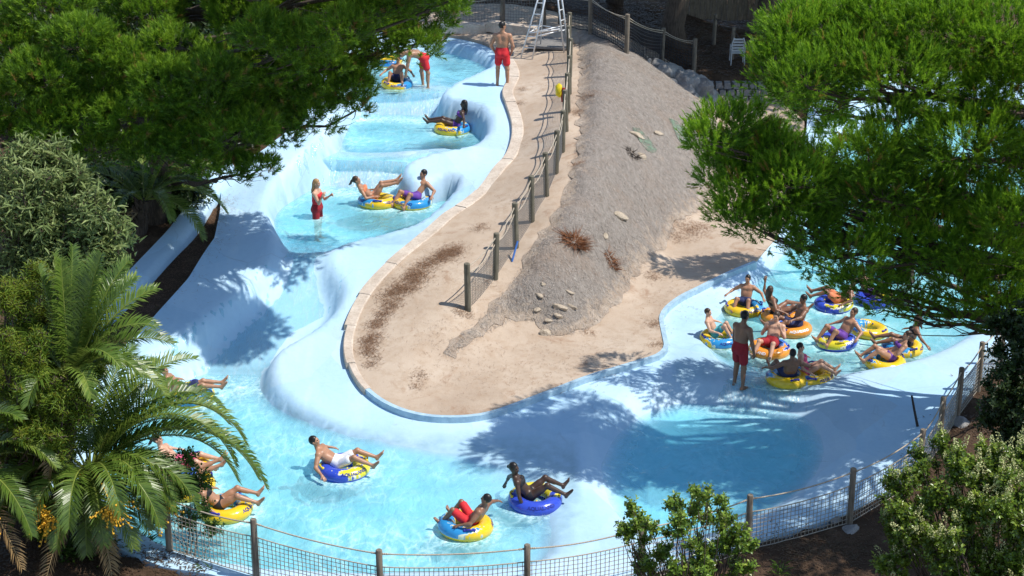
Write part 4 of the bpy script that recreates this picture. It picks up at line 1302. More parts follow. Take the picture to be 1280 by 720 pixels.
# yellow rescue float hung on the fence
def rescue_float():
    b = gpt(703, 143, 3.0)
    c = b + Vector((-.02, -.12, .78))
    root = empty('rescue_float', c, 'yellow and red rescue float hanging on the island fence post', 'rescue float')
    mb = MB(); mb.tube([c + Vector((-.05, -.03, .16)), c + Vector((-.10, -.05, .10)), c + Vector((-.10, -.05, -.14)), c + Vector((-.05, -.03, -.2))], [.06, .10, .09, .05], 10)
    flat_angle(mb.build('float', simple('float_yellow', (.82, .62, .02), .35, .1), root), 60)
    mb = MB(); mb.tube([c + Vector((.03, -.04, .05)), c + Vector((.03, -.05, -.22)), c + Vector((.02, -.05, -.36))], [.06, .07, .04], 10)
    flat_angle(mb.build('strap_pouch', simple('float_red', (.30, .03, .02), .5, .1), root), 60)
rescue_float()

# blue stick by the fence
a = gpt(640, 327, 1.75)
mb = MB(); mb.tube([a, a + Vector((.14, .25, .45))], .025, 8)
o = mb.build('blue_pole', simple('blue_plastic', (.06, .17, .50), .4, .1)); setp(o, 'short blue plastic pole leaning at the foot of the island fence', 'pole')
# thin dark stick standing on the shaded deck at the right
a = gpt(1147, 533, .4)
mb = MB(); mb.tube([a, a + Vector((-.08, .1, .35)), a + Vector((-.16, .1, .68))], [.03, .026, .022], 8)
o = mb.build('dark_stick', simple('dark_bark', (.04, .03, .025), .8, .2)); setp(o, 'thin dark stick standing tilted on the shaded deck beside the fence', 'stick')

# stones --------------------------------------------------------------------------------
M_ROCK = None
def rock_mat(name, c1, c2):
    t = NT(name); n = t.noise(2.5, 7, .65); f = t.noise(14, 5, .6)
    col = t.mix(t.ramp(f, [(.5, 0), (.8, .6)]), t.ramp(n, [(.3, c1), (.7, c2)]), tuple(x * .5 for x in c1))
    return t.done(t.pbr(col, .9, t.bump(t.math('ADD', n, f), .7, .05), .2))
M_ROCK = rock_mat('grey_rock', (.17, .165, .165), (.36, .35, .335))
M_PALEROCK = rock_mat('pale_rock', (.34, .27, .195), (.58, .49, .385))
def rock(name, c, size, m, label=None, parent=None, rz=0.0, seed=0, sub=3, cat='rock', group=None):
    r = np.random.default_rng(seed)
    mb = MB(); sphere_into(mb, (0, 0, 0), 1, 5 + sub * 3, 4 + sub * 2)
    V_ = np.array([tuple(v) for v in mb.v])
    for _ in range(7):
        n = r.normal(size=3); n /= np.linalg.norm(n); d = r.uniform(.45, .8)
        o = V_ @ n - d; k = o > 0
        V_[k] -= np.outer(o[k], n) * .92
    V_ *= 1 + .06 * np.sin(V_ @ r.normal(size=3) * 6)[:, None]
    V_ *= np.array(size) / 2
    ca, sa = cos(rz), sin(rz)
    V_ = V_ @ np.array([[ca, sa, 0], [-sa, ca, 0], [0, 0, 1]])
    me = mesh_raw(name, V_, mb.f, True)
    o = link(name, me, m, parent)
    o.location = Vector(c) - (parent.location if parent is not None else Vector())
    flat_angle(o, 28)
    if parent is None: setp(o, label, cat, group)
    return o
rk = empty('rock_wall', gpt(860, 118, 1.6), 'rough grey boulder wall in the shade behind the crest of the bank', 'wall')
for i, (px, py, z, sx, sy, sz) in enumerate([(768, 62, 2.75, .9, .7, .6), (784, 70, 2.6, .8, .6, .5), (797, 77, 2.45, .7, .7, .6), (808, 80, 2.35, .7, .6, .6), (818, 86, 2.2, .7, .7, .7), (829, 92, 2.1, .9, .7, .7), (842, 95, 1.95, .9, .8, .9), (856, 104, 1.8, 1.0, .8, .9), (868, 108, 1.65, 1.1, .9, 1.0), (880, 116, 1.5, .9, .9, 1.0), (792, 83, 2.2, .7, .6, .5), (836, 104, 1.8, .9, .6, .6), (852, 116, 1.6, .9, .7, .7), (868, 124, 1.45, .8, .6, .6), (890, 124, 1.3, .6, .6, .6)]):
    p = at(px, py, z)
    rock('stone', p, (sx * 1.25, sy * 1.1, sz * 1.1), M_ROCK, parent=rk, rz=i * 1.3, seed=i + 3)
# masonry step wall right of the boulders
sw = empty('step_wall', gpt(905, 116, 1.3), 'whitewashed low step wall in the shade right of the boulders', 'wall')
for j in range(3):
    for k in range(7):
        a = at(888 + k * 10.5 + (j % 2) * 4, 124 - j * 9, 1.1 + j * .22)
        mb = MB(); mb.box(a, (.25 * rng.uniform(.8, 1.0), .35 * rng.uniform(.8, 1.1), .21 * rng.uniform(.85, 1.0)), Matrix.Rotation(rng.normal(0, .10), 3, 'Z'), .90)
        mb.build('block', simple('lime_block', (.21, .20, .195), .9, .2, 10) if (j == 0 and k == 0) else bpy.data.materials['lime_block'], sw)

# pale limestone pieces sticking out of the bank
for i, (px, py, w_, h_, rz_, lab) in enumerate([
    (797, 170, .95, .30, -.7, 'long pale stone sliver high on the grey bank near the green netting'),
    (823, 168, .65, .25, -.8, 'pale forked stone on the upper bank beside the second green net patch'),
    (802, 196, .45, .35, -.9, 'cream flat stone beside the dark brush stick on the bank'),
    (774, 270, .75, .32, -.9, 'long cream stone in the middle of the grey bank above the brown bush'),
    (757, 296, .30, .22, 0, 'small grey cream stone low on the bank between the two brown bushes'),
    (712, 366, .34, .12, -.9, 'thin white stick shaped stone near the foot of the bank'),
    (700, 385, .50, .24, -.6, 'largest tan stone at the foot of the bank'),
    (699, 396, .36, .2, -.7, 'tan stone just under the largest one at the bank foot'),
    (715, 384, .36, .18, -.8, 'tan stone right of the largest one at the bank foot'),
    (687, 402, .34, .18, -.3, 'tan stone left of the pair near the bank foot'),
    (682, 417, .46, .30, .2, 'round tan stone lowest on the bank beside the sand'),
    (674, 370, .35, .16, -.7, 'narrow tan stone high left of the bank foot'),
    (678, 356, .25, .18, -.3, 'small tan stone highest of those near the bank foot'),
    (672, 388, .25, .16, .1, 'small brown stone farthest left at the bank foot')]):
    p = gpt(px, py)
    o = rock('stone', p + Vector((0, 0, .02)), (w_ * .8, h_ * .85, h_ * .55), M_PALEROCK, lab, rz=0, seed=40 + i, sub=2, cat='stone', group='pale stones in the bank')
    e = .2; g_ = island_h(np.array([[p.x + e, p.y], [p.x - e, p.y], [p.x, p.y + e], [p.x, p.y - e]]))
    nv = Vector((-(g_[0] - g_[1]) / (2 * e), -(g_[2] - g_[3]) / (2 * e), 1)).normalized()
    o.rotation_euler = (nv.to_track_quat('Z', 'Y').to_matrix() @ Matrix.Rotation(rz_, 3, 'Z')).to_euler()
# concrete footing lumps by the front fence
for i, (px, py, s_, lab) in enumerate([(1066, 662, .42, 'rough concrete footing lump at the foot of the fence post by the flowering bush'), (1046, 650, .30, 'smaller concrete footing lump on the pool side of the fence post'), (1200, 530, .50, 'pale boulder on brown soil behind the right end of the fence')]):
    p = gpt(px, py, .3); rock('stone', p, (s_, s_ * .9, s_ * .6), M_ROCK, lab, seed=70 + i, cat='stone', group='loose stones by the front fence')

# dry brown brush on the bank, needle litter on the path -----------------------------------
M_DRY = simple('dry_brush', (.21, .085, .035), .9, .35, 30)
M_DRYL = simple('dry_needles', (.23, .125, .068), .95, .4, 30)
def sticks(name, c, rad, n, L, m, up=.35, label=None, cat=None, kind=None, seed=0, parent=None):
    r = np.random.default_rng(seed)
    a = r.uniform(0, 2 * pi, n); q = np.sqrt(r.uniform(0, 1, n)) * rad
    bx, by = c[0] + np.cos(a) * q * .5, c[1] + np.sin(a) * q * .5
    bz = np.array([surf_h((x, y)) for x, y in zip(bx, by)]) + .03
    d = np.stack([np.cos(a) + r.normal(0, .5, n), np.sin(a) + r.normal(0, .5, n), r.uniform(-.25, up * 2, n)], 1)
    d /= np.linalg.norm(d, axis=1)[:, None]
    b = np.stack([bx, by, bz], 1)
    sd = np.cross(d, r.normal(size=(n, 3))); sd /= np.linalg.norm(sd, axis=1)[:, None]
    ln = L * r.uniform(.5, 1.2, n)[:, None]
    wv = .008
    V_ = np.stack([b - sd * wv, b + sd * wv, b + d * ln], 1).reshape(-1, 3)
    me = mesh_raw(name, V_, np.arange(n * 3).reshape(-1, 3), False)
    o = link(name, me, m, parent)
    return setp(o, label, cat, kind=kind)
p = gpt(718, 303, 1.4); sticks('dry_bush', p, .5, 420, .42, M_DRY, .3, 'large rust brown dry bush lying on the grey bank', 'bush', seed=1)
p = gpt(764, 326, 1.0); sticks('dry_bush', p, .32, 200, .3, M_DRY, .3, 'small rust brown dry tuft low on the grey bank', 'bush', seed=2)
p = gpt(790, 193, 1.9); sticks('dry_bush', p, .35, 120, .35, simple('dark_twigs', (.06, .045, .035), .9, .3), .2, 'dark twiggy brush beside the cream stone on the upper bank', 'bush', seed=3)

def litter(name, spots, n, m, L=.10, seed=0, off=.006, wv=.0035, kind='stuff'):
    r = np.random.default_rng(seed)
    B_ = []
    W_ = np.array([s[3] ** 2 for s in spots], float); W_ /= W_.sum()
    pick = r.choice(len(spots), n, p=W_)
    C_ = np.array([tuple(gpt(s[0], s[1], s[2])) for s in spots])
    R_ = np.array([s[3] for s in spots])
    xy = C_[pick, :2] + r.normal(0, .42, (n, 2)) * R_[pick][:, None]
    isl = inside(ISLE, xy)
    z = np.where(isl, island_h(xy), np.where(inside(POOL, xy), pool_h(xy), ground_h(xy)))
    bk = inside(BANK, xy)
    if bk.any(): z[bk] = np.maximum(z[bk], bank_h(xy[bk]))
    a = r.uniform(0, 2 * pi, n)
    d = np.stack([np.cos(a), np.sin(a), r.uniform(-.03, .25, n)], 1); s_ = np.stack([-np.sin(a), np.cos(a), np.zeros(n)], 1)
    b = np.column_stack([xy, z + off + r.uniform(0, .015, n)])
    ln = L * r.uniform(.5, 1.3, n)[:, None]
    V_ = np.stack([b - s_ * wv, b + s_ * wv, b + d * ln], 1).reshape(-1, 3)
    o = link(name, mesh_raw(name, V_, np.arange(n * 3).reshape(-1, 3), False), m)
    setp(o, kind=kind)
KL = [(568, 310, 1.7, .5), (555, 318, 1.6, .6), (535, 330, 1.5, .6), (518, 345, 1.3, .6), (503, 358, 1.2, .55), (490, 372, 1.1, .5), (480, 390, 1.0, .5), (470, 410, .9, .4), (463, 435, .75, .4), (465, 455, .6, .35), (600, 285, 1.95, .4), (525, 470, .5, .35), (520, 482, .45, .3), (585, 392, 1.1, .35), (573, 390, 1.1, .3), (610, 352, 1.4, .2),
      (860, 288, .66, .8), (875, 283, .66, .7), (845, 296, .65, .4), (815, 345, .58, .4), (820, 405, .5, .5), (822, 430, .45, .4), (700, 488, .3, .25), (760, 468, .35, .25), (735, 415, .5, .3), (715, 55, 3.4, .5), (660, 62, 3.3, .5), (653, 112, 3.0, .3), (648, 130, 2.95, .3), (735, 120, 3.3, .6), (720, 140, 3.1, .5), (722, 205, 2.7, .4)]
KI = [tuple(np.array(KL[i]) * (1 - f) + np.array(KL[i + 1]) * f) for i in range(9) for f in (0, .25, .5, .75)]
KI = [(a + rng.normal(0, 3), b + rng.normal(0, 2), c, d * rng.uniform(.35, .95)) for a, b, c, d in KI]
litter('pine_needles', KI + [(a, b, c, d * .8) for a, b, c, d in KL[9:]], 12000, M_DRYL, .10, 5, wv=.004)
litter('pine_needles', [(600, 350, 1.2, 1.2), (560, 420, .9, 1.2), (640, 250, 2.1, 1.0), (660, 180, 2.7, 1.0), (680, 110, 3.2, 1.0), (600, 460, .4, 2.0), (720, 450, .4, 2.0), (840, 370, .5, 1.5)], 1600, M_DRYL, .10, 15)

# straw of the bank's fibre mat
def straw():
    n = 26000
    r = np.random.default_rng(11)
    lo, hi = BANK[:, :2].min(0), BANK[:, :2].max(0)
    xy = r.uniform(lo, hi, (n * 3, 2)); xy = xy[inside(BANK, xy)][:n]; n = len(xy)
    z = bank_h(xy)
    e = .05
    gx = (island_h(xy + (e, 0)) - island_h(xy - (e, 0))) / (2 * e); gy = (island_h(xy + (0, e)) - island_h(xy - (0, e))) / (2 * e)
    g = -np.stack([gx, gy], 1); g /= np.linalg.norm(g, axis=1)[:, None] + 1e-6
    a = r.normal(0, .8, n)
    d2 = np.stack([g[:, 0] * np.cos(a) - g[:, 1] * np.sin(a), g[:, 0] * np.sin(a) + g[:, 1] * np.cos(a)], 1)
    dz = gx * d2[:, 0] + gy * d2[:, 1] + r.normal(.01, .06, n)
    d = np.column_stack([d2, dz]); s_ = np.column_stack([-d2[:, 1], d2[:, 0], np.zeros(n)])
    b = np.column_stack([xy, z + .01]); ln = r.uniform(.05, .17, n)[:, None]; wv = .0045
    V_ = np.stack([b - s_ * wv, b + s_ * wv, b + d * ln], 1).reshape(-1, 3)
    t = NT('straw'); at_ = t.attr('tint')
    m = t.done(t.pbr(t.ramp(at_, [(0, (.12, .098, .082)), (.5, (.32, .28, .245)), (.85, (.50, .45, .40)), (1, (.32, .20, .125))]), .9, None, .1))
    setp(link('straw', mesh_raw('straw', V_, np.arange(n * 3).reshape(-1, 3), False, tint=r.uniform(0, 1, n)), m), kind='stuff')
straw()
# green net patches showing on the bank
t = NT('green_netting')
tr_ = t.n('ShaderNodeBsdfTransparent')
mx_ = t.n('ShaderNodeMixShader'); t.put(mx_.inputs[0], t.ramp(t.math('ADD', t.math('MULTIPLY', t.noise(6, 6, .75), .7), t.math('MULTIPLY', t.noise(45, 3), .3)), [(.44, 0), (.54, .9)]))
t.put(mx_.inputs[1], tr_.outputs[0]); t.put(mx_.inputs[2], t.pbr(t.ramp(t.noise(9, 4), [(.3, (.13, .20, .145)), (.7, (.22, .27, .20))]), .9, None, .1))
M_GREEN = t.done(mx_.outputs[0])
for i, (px, py, lab, pts) in enumerate([(800, 175, 'faded green netting patch on the upper bank beside the pale sliver', [(790, 160), (800, 162), (815, 178), (822, 190), (812, 192), (800, 178)]), (850, 170, 'faded green netting patch near the right edge of the bank', [(836, 148), (846, 152), (862, 175), (866, 186), (858, 188), (846, 172)])]):
    pl = P([(x, y, gpt(x, y).z) for x, y in pts])
    o = sheet('net_patch', pl, .15, lambda q: bank_h(q) + .02, M_GREEN, .03); setp(o, lab, 'netting')

# white slatted chair in the shade
def chair():
    b = gpt(921, 80, 1.55)
    root = empty('white_chair', b, 'white slatted plastic chair in the shade by the dark fence', 'chair')
    m = simple('white_plastic', (.50, .51, .52), .4, .08)
    for sx in (-.22, .22):
        for sy in (-.2, .22):
            mb = MB(); mb.tube([b + Vector((sx * 1.1, sy * 1.1, 0)), b + Vector((sx, sy, .44))], [.02, .026], 6); mb.build('leg', m, root)
    mb = MB(); mb.box(b + Vector((0, 0, .45)), (.5, .48, .04)); mb.build('seat', m, root)
    for k in range(5):
        mb = MB(); mb.box(b + Vector((0, -.24, .54 + k * .1)), (.44 - .05 * max(0, k - 2), .025, .06)); mb.build('slat', m, root)
    for sx in (-.23, .23):
        mb = MB(); mb.tube([b + Vector((sx, -.23, .43)), b + Vector((sx, -.26, .8)), b + Vector((sx * .7, -.27, 1.0))], .022, 6); mb.build('back_post', m, root)
        mb = MB(); mb.tube([b + Vector((sx, -.23, .66)), b + Vector((sx, .2, .66)), b + Vector((sx, .22, .44))], .02, 6); mb.build('arm', m, root)
chair()
# plank fence at the back
def plank_fence():
    a, b = at(848, 22, 2.0), at(975, 22, 2.0)
    root = empty('plank_fence', a, 'old brown plank fence in the shade at the very top', 'fence')
    m = wood_mat('old_planks', (.13, .10, .07), (.30, .24, .17))
    L = (b - a).length; n = int(L / .2)
    for k in range(n):
        c = a.lerp(b, (k + .5) / n)
        mb = MB(); mb.box(c + Vector((0, rng.normal(0, .01), 1.0 + rng.uniform(-.04, .04))), (L / n - .02, .03, 2.2), None)
        mb.build('plank', m, root)
    for z in (.5, 1.6):
        mb = MB(); mb.tube([a + Vector((0, .06, z)), b + Vector((0, .06, z))], .04, 6); mb.build('rail', m, root)
plank_fence()
# bright blue canopy far back, seen over the right pine
def canopy():
    c = atY(1010, -2, 74)
    root = empty('sun_canopy', Vector((c.x, c.y, 1.7)), 'bright blue canopy far behind the right pine', 'canopy')
    mb = MB(); 
    mb.add([c + Vector((-2.6, -1.5, -.1)), c + Vector((2.6, -1.5, -.1)), c + Vector((2.6, 1.5, .5)), c + Vector((-2.6, 1.5, .5)), c + Vector((-2.6, -1.5, -.16)), c + Vector((2.6, -1.5, -.16)), c + Vector((2.6, 1.5, .44)), c + Vector((-2.6, 1.5, .44))],
           [(0, 1, 2, 3), (7, 6, 5, 4), (0, 4, 5, 1), (1, 5, 6, 2), (2, 6, 7, 3), (3, 7, 4, 0)])
    mb.build('cloth', simple('blue_cloth', (.05, .32, .62), .7, .1), root)
    for x in (-2.5, 2.5):
        for y in (-1.4, 1.4):
            mb = MB(); mb.tube([Vector((c.x + x, c.y + y, 1.5)), c + Vector((x, y, .1 if y > 0 else -.2))], .04, 6); mb.build('pole', M_POST, root)
canopy()
# ================================================================== PEOPLE AND TUBES IN PLACE
ZB, Z1, Z2, Z3, ZR = 0.0, 2.66, 2.10, 1.45, .30
def floater(px, py, zw, tlabel, kind, var, rz, plabel=None, d=(1, 0), pose=None, skin='tan', hair='black', wear=(('shorts', 'navy'),), sex='m', s=1.0, hairdo='short', off=(0, -.12, .135), tilt=(0, 0), scale=1.0):
    "a tube on the water with its rider; d is the way the rider's legs point (world x, y)"
    if zw == ZR: scale *= .90; s *= .94
    c = at(px, py, zw + .12); c.z = zw + .085 * scale
    if tilt == (0, 0): tilt = (rng.normal(0, .05), rng.normal(0, .05))
    swim_tube(c, tlabel, kind, var, rz, tilt, scale)
    if plabel is None: return
    y = yawto(*d)
    o = Matrix.Rotation(y, 3, 'Z') @ Vector(off)
    person(c + o - Vector((0, 0, .0)), y, pose or sit(), skin, hair, wear, plabel, sex, s, hairdo, 'riders in swim tubes')

# --- bottom pool
floater(430, 583, ZB, 'royal blue and yellow tube under the man in white shorts, alone in the landing pool', 'blue', 0, 2.9,
        'man in white patterned shorts lying back on the lone blue tube', (.97, -.12), sit(64, 30, -20, ua_r=(.65, -.05, -.62), fa_r=(.75, .75, -.35), ua_l=(-.85, -.3, -.4), look=(0, 1, .0)), 'tan', 'black', (('shorts', 'white'),))
floater(582, 655, ZB, 'yellow and light blue tube carrying the boy in red shorts', 'yellow', 0, -2.0,
        'boy in red shorts seen from behind, one arm stretched out over his yellow tube', (-.88, .42), sit(42, 42, -52, splay=.25, ua_r=(.95, .1, -.25), fa_r=(.9, -.1, -.35), ua_l=(-.65, .3, -.6), fa_l=(-.2, .95, -.25), look=(-.1, 1, -.05)), 'brown', 'black', (('long_shorts', 'red'),), s=.95)
floater(669, 622, ZB, 'royal blue tube with yellow flames under the woman in a dark bikini', 'blue', 1, 2.6,
        'woman with hair in a bun lying on a blue tube beside the boy in red', (.98, .12), sit(42, 38, -30, ua_r=(.45, .1, -.85), fa_r=(.2, .35, -.9), ua_l=(-.8, -.3, -.5), fa_l=(-.5, -.2, -.8), look=(.6, .8, -.1), head=(0, -.05, 1)), 'dark', 'black', (('top', 'black'), ('briefs', 'black')), 'f', hairdo='bun')
floater(282, 634, ZB, 'yellow tube with blue rim under the woman beside the fence', 'yellow', 1, 3.8,
        'dark haired woman in black bikini lying on a yellow tube just behind the netted fence', (.98, .14), sit(48, 33, -22, ua_r=(.5, .2, -.8), fa_r=(.3, .8, -.4), look=(.2, 1, -.1)), 'tan', 'black', (('top', 'black'), ('briefs', 'black')), 'f', hairdo='long')
floater(232, 584, ZB, 'yellow and blue tube half hidden by palm fronds, upper of the two', 'yellow', 2, .5,
        'rider lying on the yellow tube half hidden by the palm, legs stretched to the right', (.98, -.14), sit(56, 20, -14), 'fair', 'brown', (('shorts', 'pink'),), 'f', hairdo='pony')
floater(236, 606, ZB, 'yellow tube half hidden by the palm and the shrub, lower of the two', 'yellow', 0, 3.0,
        'rider with crossed feet raised on the lower yellow tube beside the palm', (.94, .30), sit(56, 30, 15, splay=.05), 'tan', 'brown', (('shorts', 'blue'),))
floater(238, 492, ZB, 'yellow tube hidden behind the arching palm frond', 'yellow', 1, .9,
        'rider behind the arching palm frond with only the feet showing', (.98, .1), sit(56, 22, -8, splay=.06), 'tan', 'brown', (('shorts', 'navy'),))
# --- lower, middle and upper pools
floater(472, 250, Z3, 'yellow tube with light blue side under the woman with a ponytail', 'yellow', 2, 1.02,
        'woman with brown ponytail in orange bikini lying back with her legs up', (.96, .15), sit(56, 58, 8, splay=.06, ua_r=(.5, .4, -.7), fa_r=(-.2, .9, .1), ua_l=(-.5, .4, -.6), fa_l=(.3, .9, .2), look=(.1, .8, .4)), 'tan', 'brown', (('top', 'orange'), ('briefs', 'orange')), 'f', hairdo='pony')
floater(515, 251, Z3, 'yellow tube with wide light blue side under the man beside the ponytail woman', 'yellow', 0, -.5,
        'man with short black hair sitting in a yellow tube beside the ponytail woman', (-.60, -.66), sit(46, 28, -50, splay=.22, look=(.3, 1, 0), head=(0, -.1, 1)), 'tan', 'black', (('shorts', 'purple'),))
floater(565, 159, Z2, 'yellow and light blue tube alone in the middle pool', 'yellow', 1, 2.0,
        'woman with long black hair lying on her tube in the middle pool, one arm trailing', (-.96, .1), sit(32, 22, -8, splay=.08, ua_l=(-.85, -.3, -.45), fa_l=(-.9, -.1, -.3), look=(0, 1, .05), head=(0, -.05, 1)), 'dark', 'black', (('top', 'purple'), ('briefs', 'purple')), 'f', hairdo='long')
floater(496, 103, Z1, 'yellow tube at the lip of the upper pool with its rider facing the fall', 'yellow', 0, 0.2,
        'child with brown hair sitting in the yellow tube at the lip of the upper fall', (-.1, -1), sit(30, 45, -60, splay=.28, head=(0, -.1, 1)), 'tan', 'brown', (('shorts', 'navy'),), s=.9, scale=.92)
floater(484, 76, Z1, 'yellow and light blue tube at the back of the upper pool, half behind the pine', 'yellow', 2, 2.4, scale=.92)
# --- waiting pool
G_ = dict
floater(930, 383, ZR, 'yellow tube with blue splashes nearest the sandy shore of the waiting pool', 'yellow', 1, 2.6,
        'boy with black hair sitting upright in the tube nearest the sandy shore', (-.35, -.9), sit(24, 30, -55, splay=.22, head=(0, 0, 1), look=(.1, 1, -.1)), 'tan', 'black', (('shorts', 'navy'),), s=.9)
floater(976, 393, ZR, 'orange and blue tube under the woman raising her hand', 'orange', 0, 2.2,
        'woman with long dark hair raising her hand on an orange tube', (.85, .3), sit(30, 25, -15, ua_l=(-.75, .1, .15), fa_l=(-.1, .1, 1), look=(-.6, .8, 0), head=(0, 0, 1)), 'brown', 'brown', (('top', 'black'), ('briefs', 'black')), 'f', hairdo='long')
floater(990, 409, ZR, 'orange tube with blue printed front in the middle of the waiting group', 'orange', 1, .3,
        'man with short black hair leaning over his orange and blue tube, legs to the left', (-.85, -.25), sit(22, 22, -20, ua_l=(-.5, .75, -.45), fa_l=(-.1, 1, -.1), ua_r=(.5, .5, -.6), head=(0, .1, 1)), 'brown', 'black', (('shorts', 'navy'),))
floater(900, 421, ZR, 'yellow tube with light blue side at the left rim of the waiting pool', 'yellow', 2, 2.8,
        'fair boy with brown hair curled up in the leftmost tube of the waiting pool', (.85, -.3), sit(34, 48, -58, splay=.08, ua_r=(.5, .45, -.6), fa_r=(.1, 1, -.1), head=(0, 0, 1)), 'fair', 'brown', (('shorts', 'teal'),), s=.86)
floater(962, 434, ZR, 'orange tube with light blue front behind the standing lifeguard', 'orange', 1, -.9,
        'man covering his face with both hands in an orange tube', (-.45, -.85), sit(38, 20, -45, splay=.22, ua_r=(.35, .45, -.75), fa_r=(-.35, .25, .9), ua_l=(-.35, .45, -.75), fa_l=(.4, .2, .9), palm_l=(.3, -1, 0), palm_r=(-.3, -1, 0), head=(0, .05, 1)), 'fair', 'brown', (('shorts', 'darkred'),))
floater(984, 470, ZR, 'yellow tube with dark blue splashes at the spill, under the boy seen from behind', 'yellow', 1, -1.9,
        'boy with short black hair seen from behind in the tube nearest the spill', (-.12, .95), sit(28, 35, -40, splay=.35, ua_l=(-.85, .2, -.5), ua_r=(.85, .2, -.5), head=(0, 0, 1)), 'brown', 'black', (('shorts', 'navy'),))
floater(1015, 467, ZR, 'plain yellow tube next to the spill, under the girl in pink', 'yellow', 2, .8,
        'girl in pink swimsuit stretching her legs to the right beside the spill', (.98, -.12), sit(28, 32, -30, splay=.08, ua_r=(.5, .2, -.8), head=(0, 0, 1)), 'fair', 'black', (('swimsuit', 'pink'),), 'f', s=.92)
floater(1046, 425, ZR, 'blue and yellow tube right of the orange tubes, under the man in purple shorts', 'blue', 0, 1.0,
        'man in purple shorts with bent legs to the left in the blue and yellow tube', (-.80, -.40), sit(42, 40, -52, splay=.22), 'tan', 'brown', (('shorts', 'purple'),))
floater(1106, 450, ZR, 'bright yellow tube nearest the right deck', 'yellow', 0, 2.9,
        'woman with brown hair holding her head on the bright yellow tube nearest the right deck', (-.95, -.1), sit(48, 34, -36, splay=.10, ua_l=(-.3, .5, -.3), fa_l=(.1, -.5, .9), ua_r=(.5, .2, -.8)), 'tan', 'brown', (('top', 'purple'), ('briefs', 'purple')), 'f', hairdo='pony')
floater(1128, 432, ZR, 'yellow and teal tube just behind the bright yellow one', 'yellow', 2, 1.4,
        'woman with long brown hair sitting up behind the woman on the bright yellow tube', (-.95, .12), sit(26, 20, -14, ua_l=(-.85, -.35, -.5), fa_l=(-.8, -.5, -.3), head=(0, 0, 1)), 'brown', 'brown', (('top', 'black'), ('briefs', 'black')), 'f', hairdo='long')
floater(1042, 378, ZR, 'blue tube in the shade under the pine branches', 'blue', 1, .6,
        'rider in the shade under the pine branches with one leg raised', (-.93, .2), sit(48, 40, -20), 'brown', 'black', (('shorts', 'orange'),))
floater(1085, 410, ZR, 'light blue and yellow tube floating empty under the low pine branches', 'yellow', 1, 5.0)
floater(1092, 372, ZR, 'purple blue and yellow tube mostly hidden by the pine', 'blue', 0, 4.0,
        'rider mostly hidden behind the pine branches in the waiting pool', (.5, -.8), sit(), 'tan', 'black', (('shorts', 'purple'),))

# --- people on their feet
def stand(**kw):
    p = dict(t=(0, 0, 1), head=(0, .06, 1), look=(0, 1, -.05), foot_l=(-.25, 1, -.05), foot_r=(.25, 1, -.05))
    for sd_, sg in (('l', -1), ('r', 1)):
        p['thigh_' + sd_] = (sg * .06, .02, -1); p['shin_' + sd_] = (sg * .02, -.03, -1)
        p['ua_' + sd_] = (sg * .22, 0, -1); p['fa_' + sd_] = (sg * .05, .2, -1); p['palm_' + sd_] = (-sg, 0, 0)
    p.update(kw)
    return p
def on_feet(px, py, z, h, dirv, pose, *a, **k):
    "h is the pelvis height above the sole"
    b = at(px, py, z) if z is not None else gpt(px, py, 3)
    person(b + Vector((0, 0, h)), yawto(*dirv), pose, *a, **k)
LEG = .42 + .425 + .02 + .045
b = gpt(628, 107, 2.97)
person(b + Vector((0, 0, LEG * 1.17 - .01)), yawto(.15, 1), stand(look=(.75, .8, -.05), ua_l=(-.42, -.15, -1), fa_l=(.35, .45, -.8), ua_r=(.36, -.1, -1), fa_r=(-.25, .5, -.8), thigh_l=(-.08, .05, -1), shin_l=(-.03, -.02, -1), thigh_r=(.1, -.06, -1)), 'tan', 'black', (('shorts', 'red'),),
       'lifeguard in red shorts standing on the upper deck with his back turned', 'm', 1.17, 'short', 'lifeguards')
b = gpt(528, 110, 2.62); b.z = 2.62
person(b + Vector((.05, .1, LEG * 1.05)), yawto(-.98, -.12), stand(t=(0, .80, .50), tc=(0, .96, .12), f=(0, .6, -.8), head=(0, .9, -.1), look=(0, .35, -1), thigh_l=(-.12, -.22, -1), shin_l=(-.05, .02, -1), thigh_r=(.16, .18, -1), shin_r=(.02, -.1, -1), ua_l=(-.1, .2, -1), fa_l=(0, .25, -1), ua_r=(.15, .1, -1), fa_r=(0, .2, -1)), 'tan', 'brown', (('shorts', 'red'),),
       'lifeguard in red shorts bending down to hold the tube at the upper lip', 'm', 1.1, 'short', 'lifeguards')
b = at(397, 272, Z3)
person(Vector((b.x, b.y, Z3 + .28)), yawto(.95, -.28), stand(look=(0, 1, .05), ua_r=(.1, .45, -.85), fa_r=(0, .45, .9), ua_l=(-.12, .5, -.85), fa_l=(.15, .75, .55), curl_l=.9, curl_r=.9), 'fair', 'blond', (('swimsuit', 'red'), ('shorts', 'darkred')),
       'blond woman lifeguard in a red swimsuit standing thigh deep in the lower pool', 'f', 1.0, 'long', 'lifeguards')
b = gpt(923, 483, .27)
person(b + Vector((0, 0, LEG * 1.08 - .02)), yawto(.72, .62), stand(t=(0, .10, 1), head=(0, .2, 1), look=(0, 1, -.1), ua_r=(.2, .12, -1), fa_r=(.05, .25, -1), ua_l=(-.2, .1, -1), thigh_l=(-.06, .12, -1), shin_l=(0, -.12, -1)), 'brown', 'black', (('shorts', 'darkred'),),
       'lifeguard in dark red shorts standing at the spill of the waiting pool', 'm', 1.08, 'short', 'lifeguards')

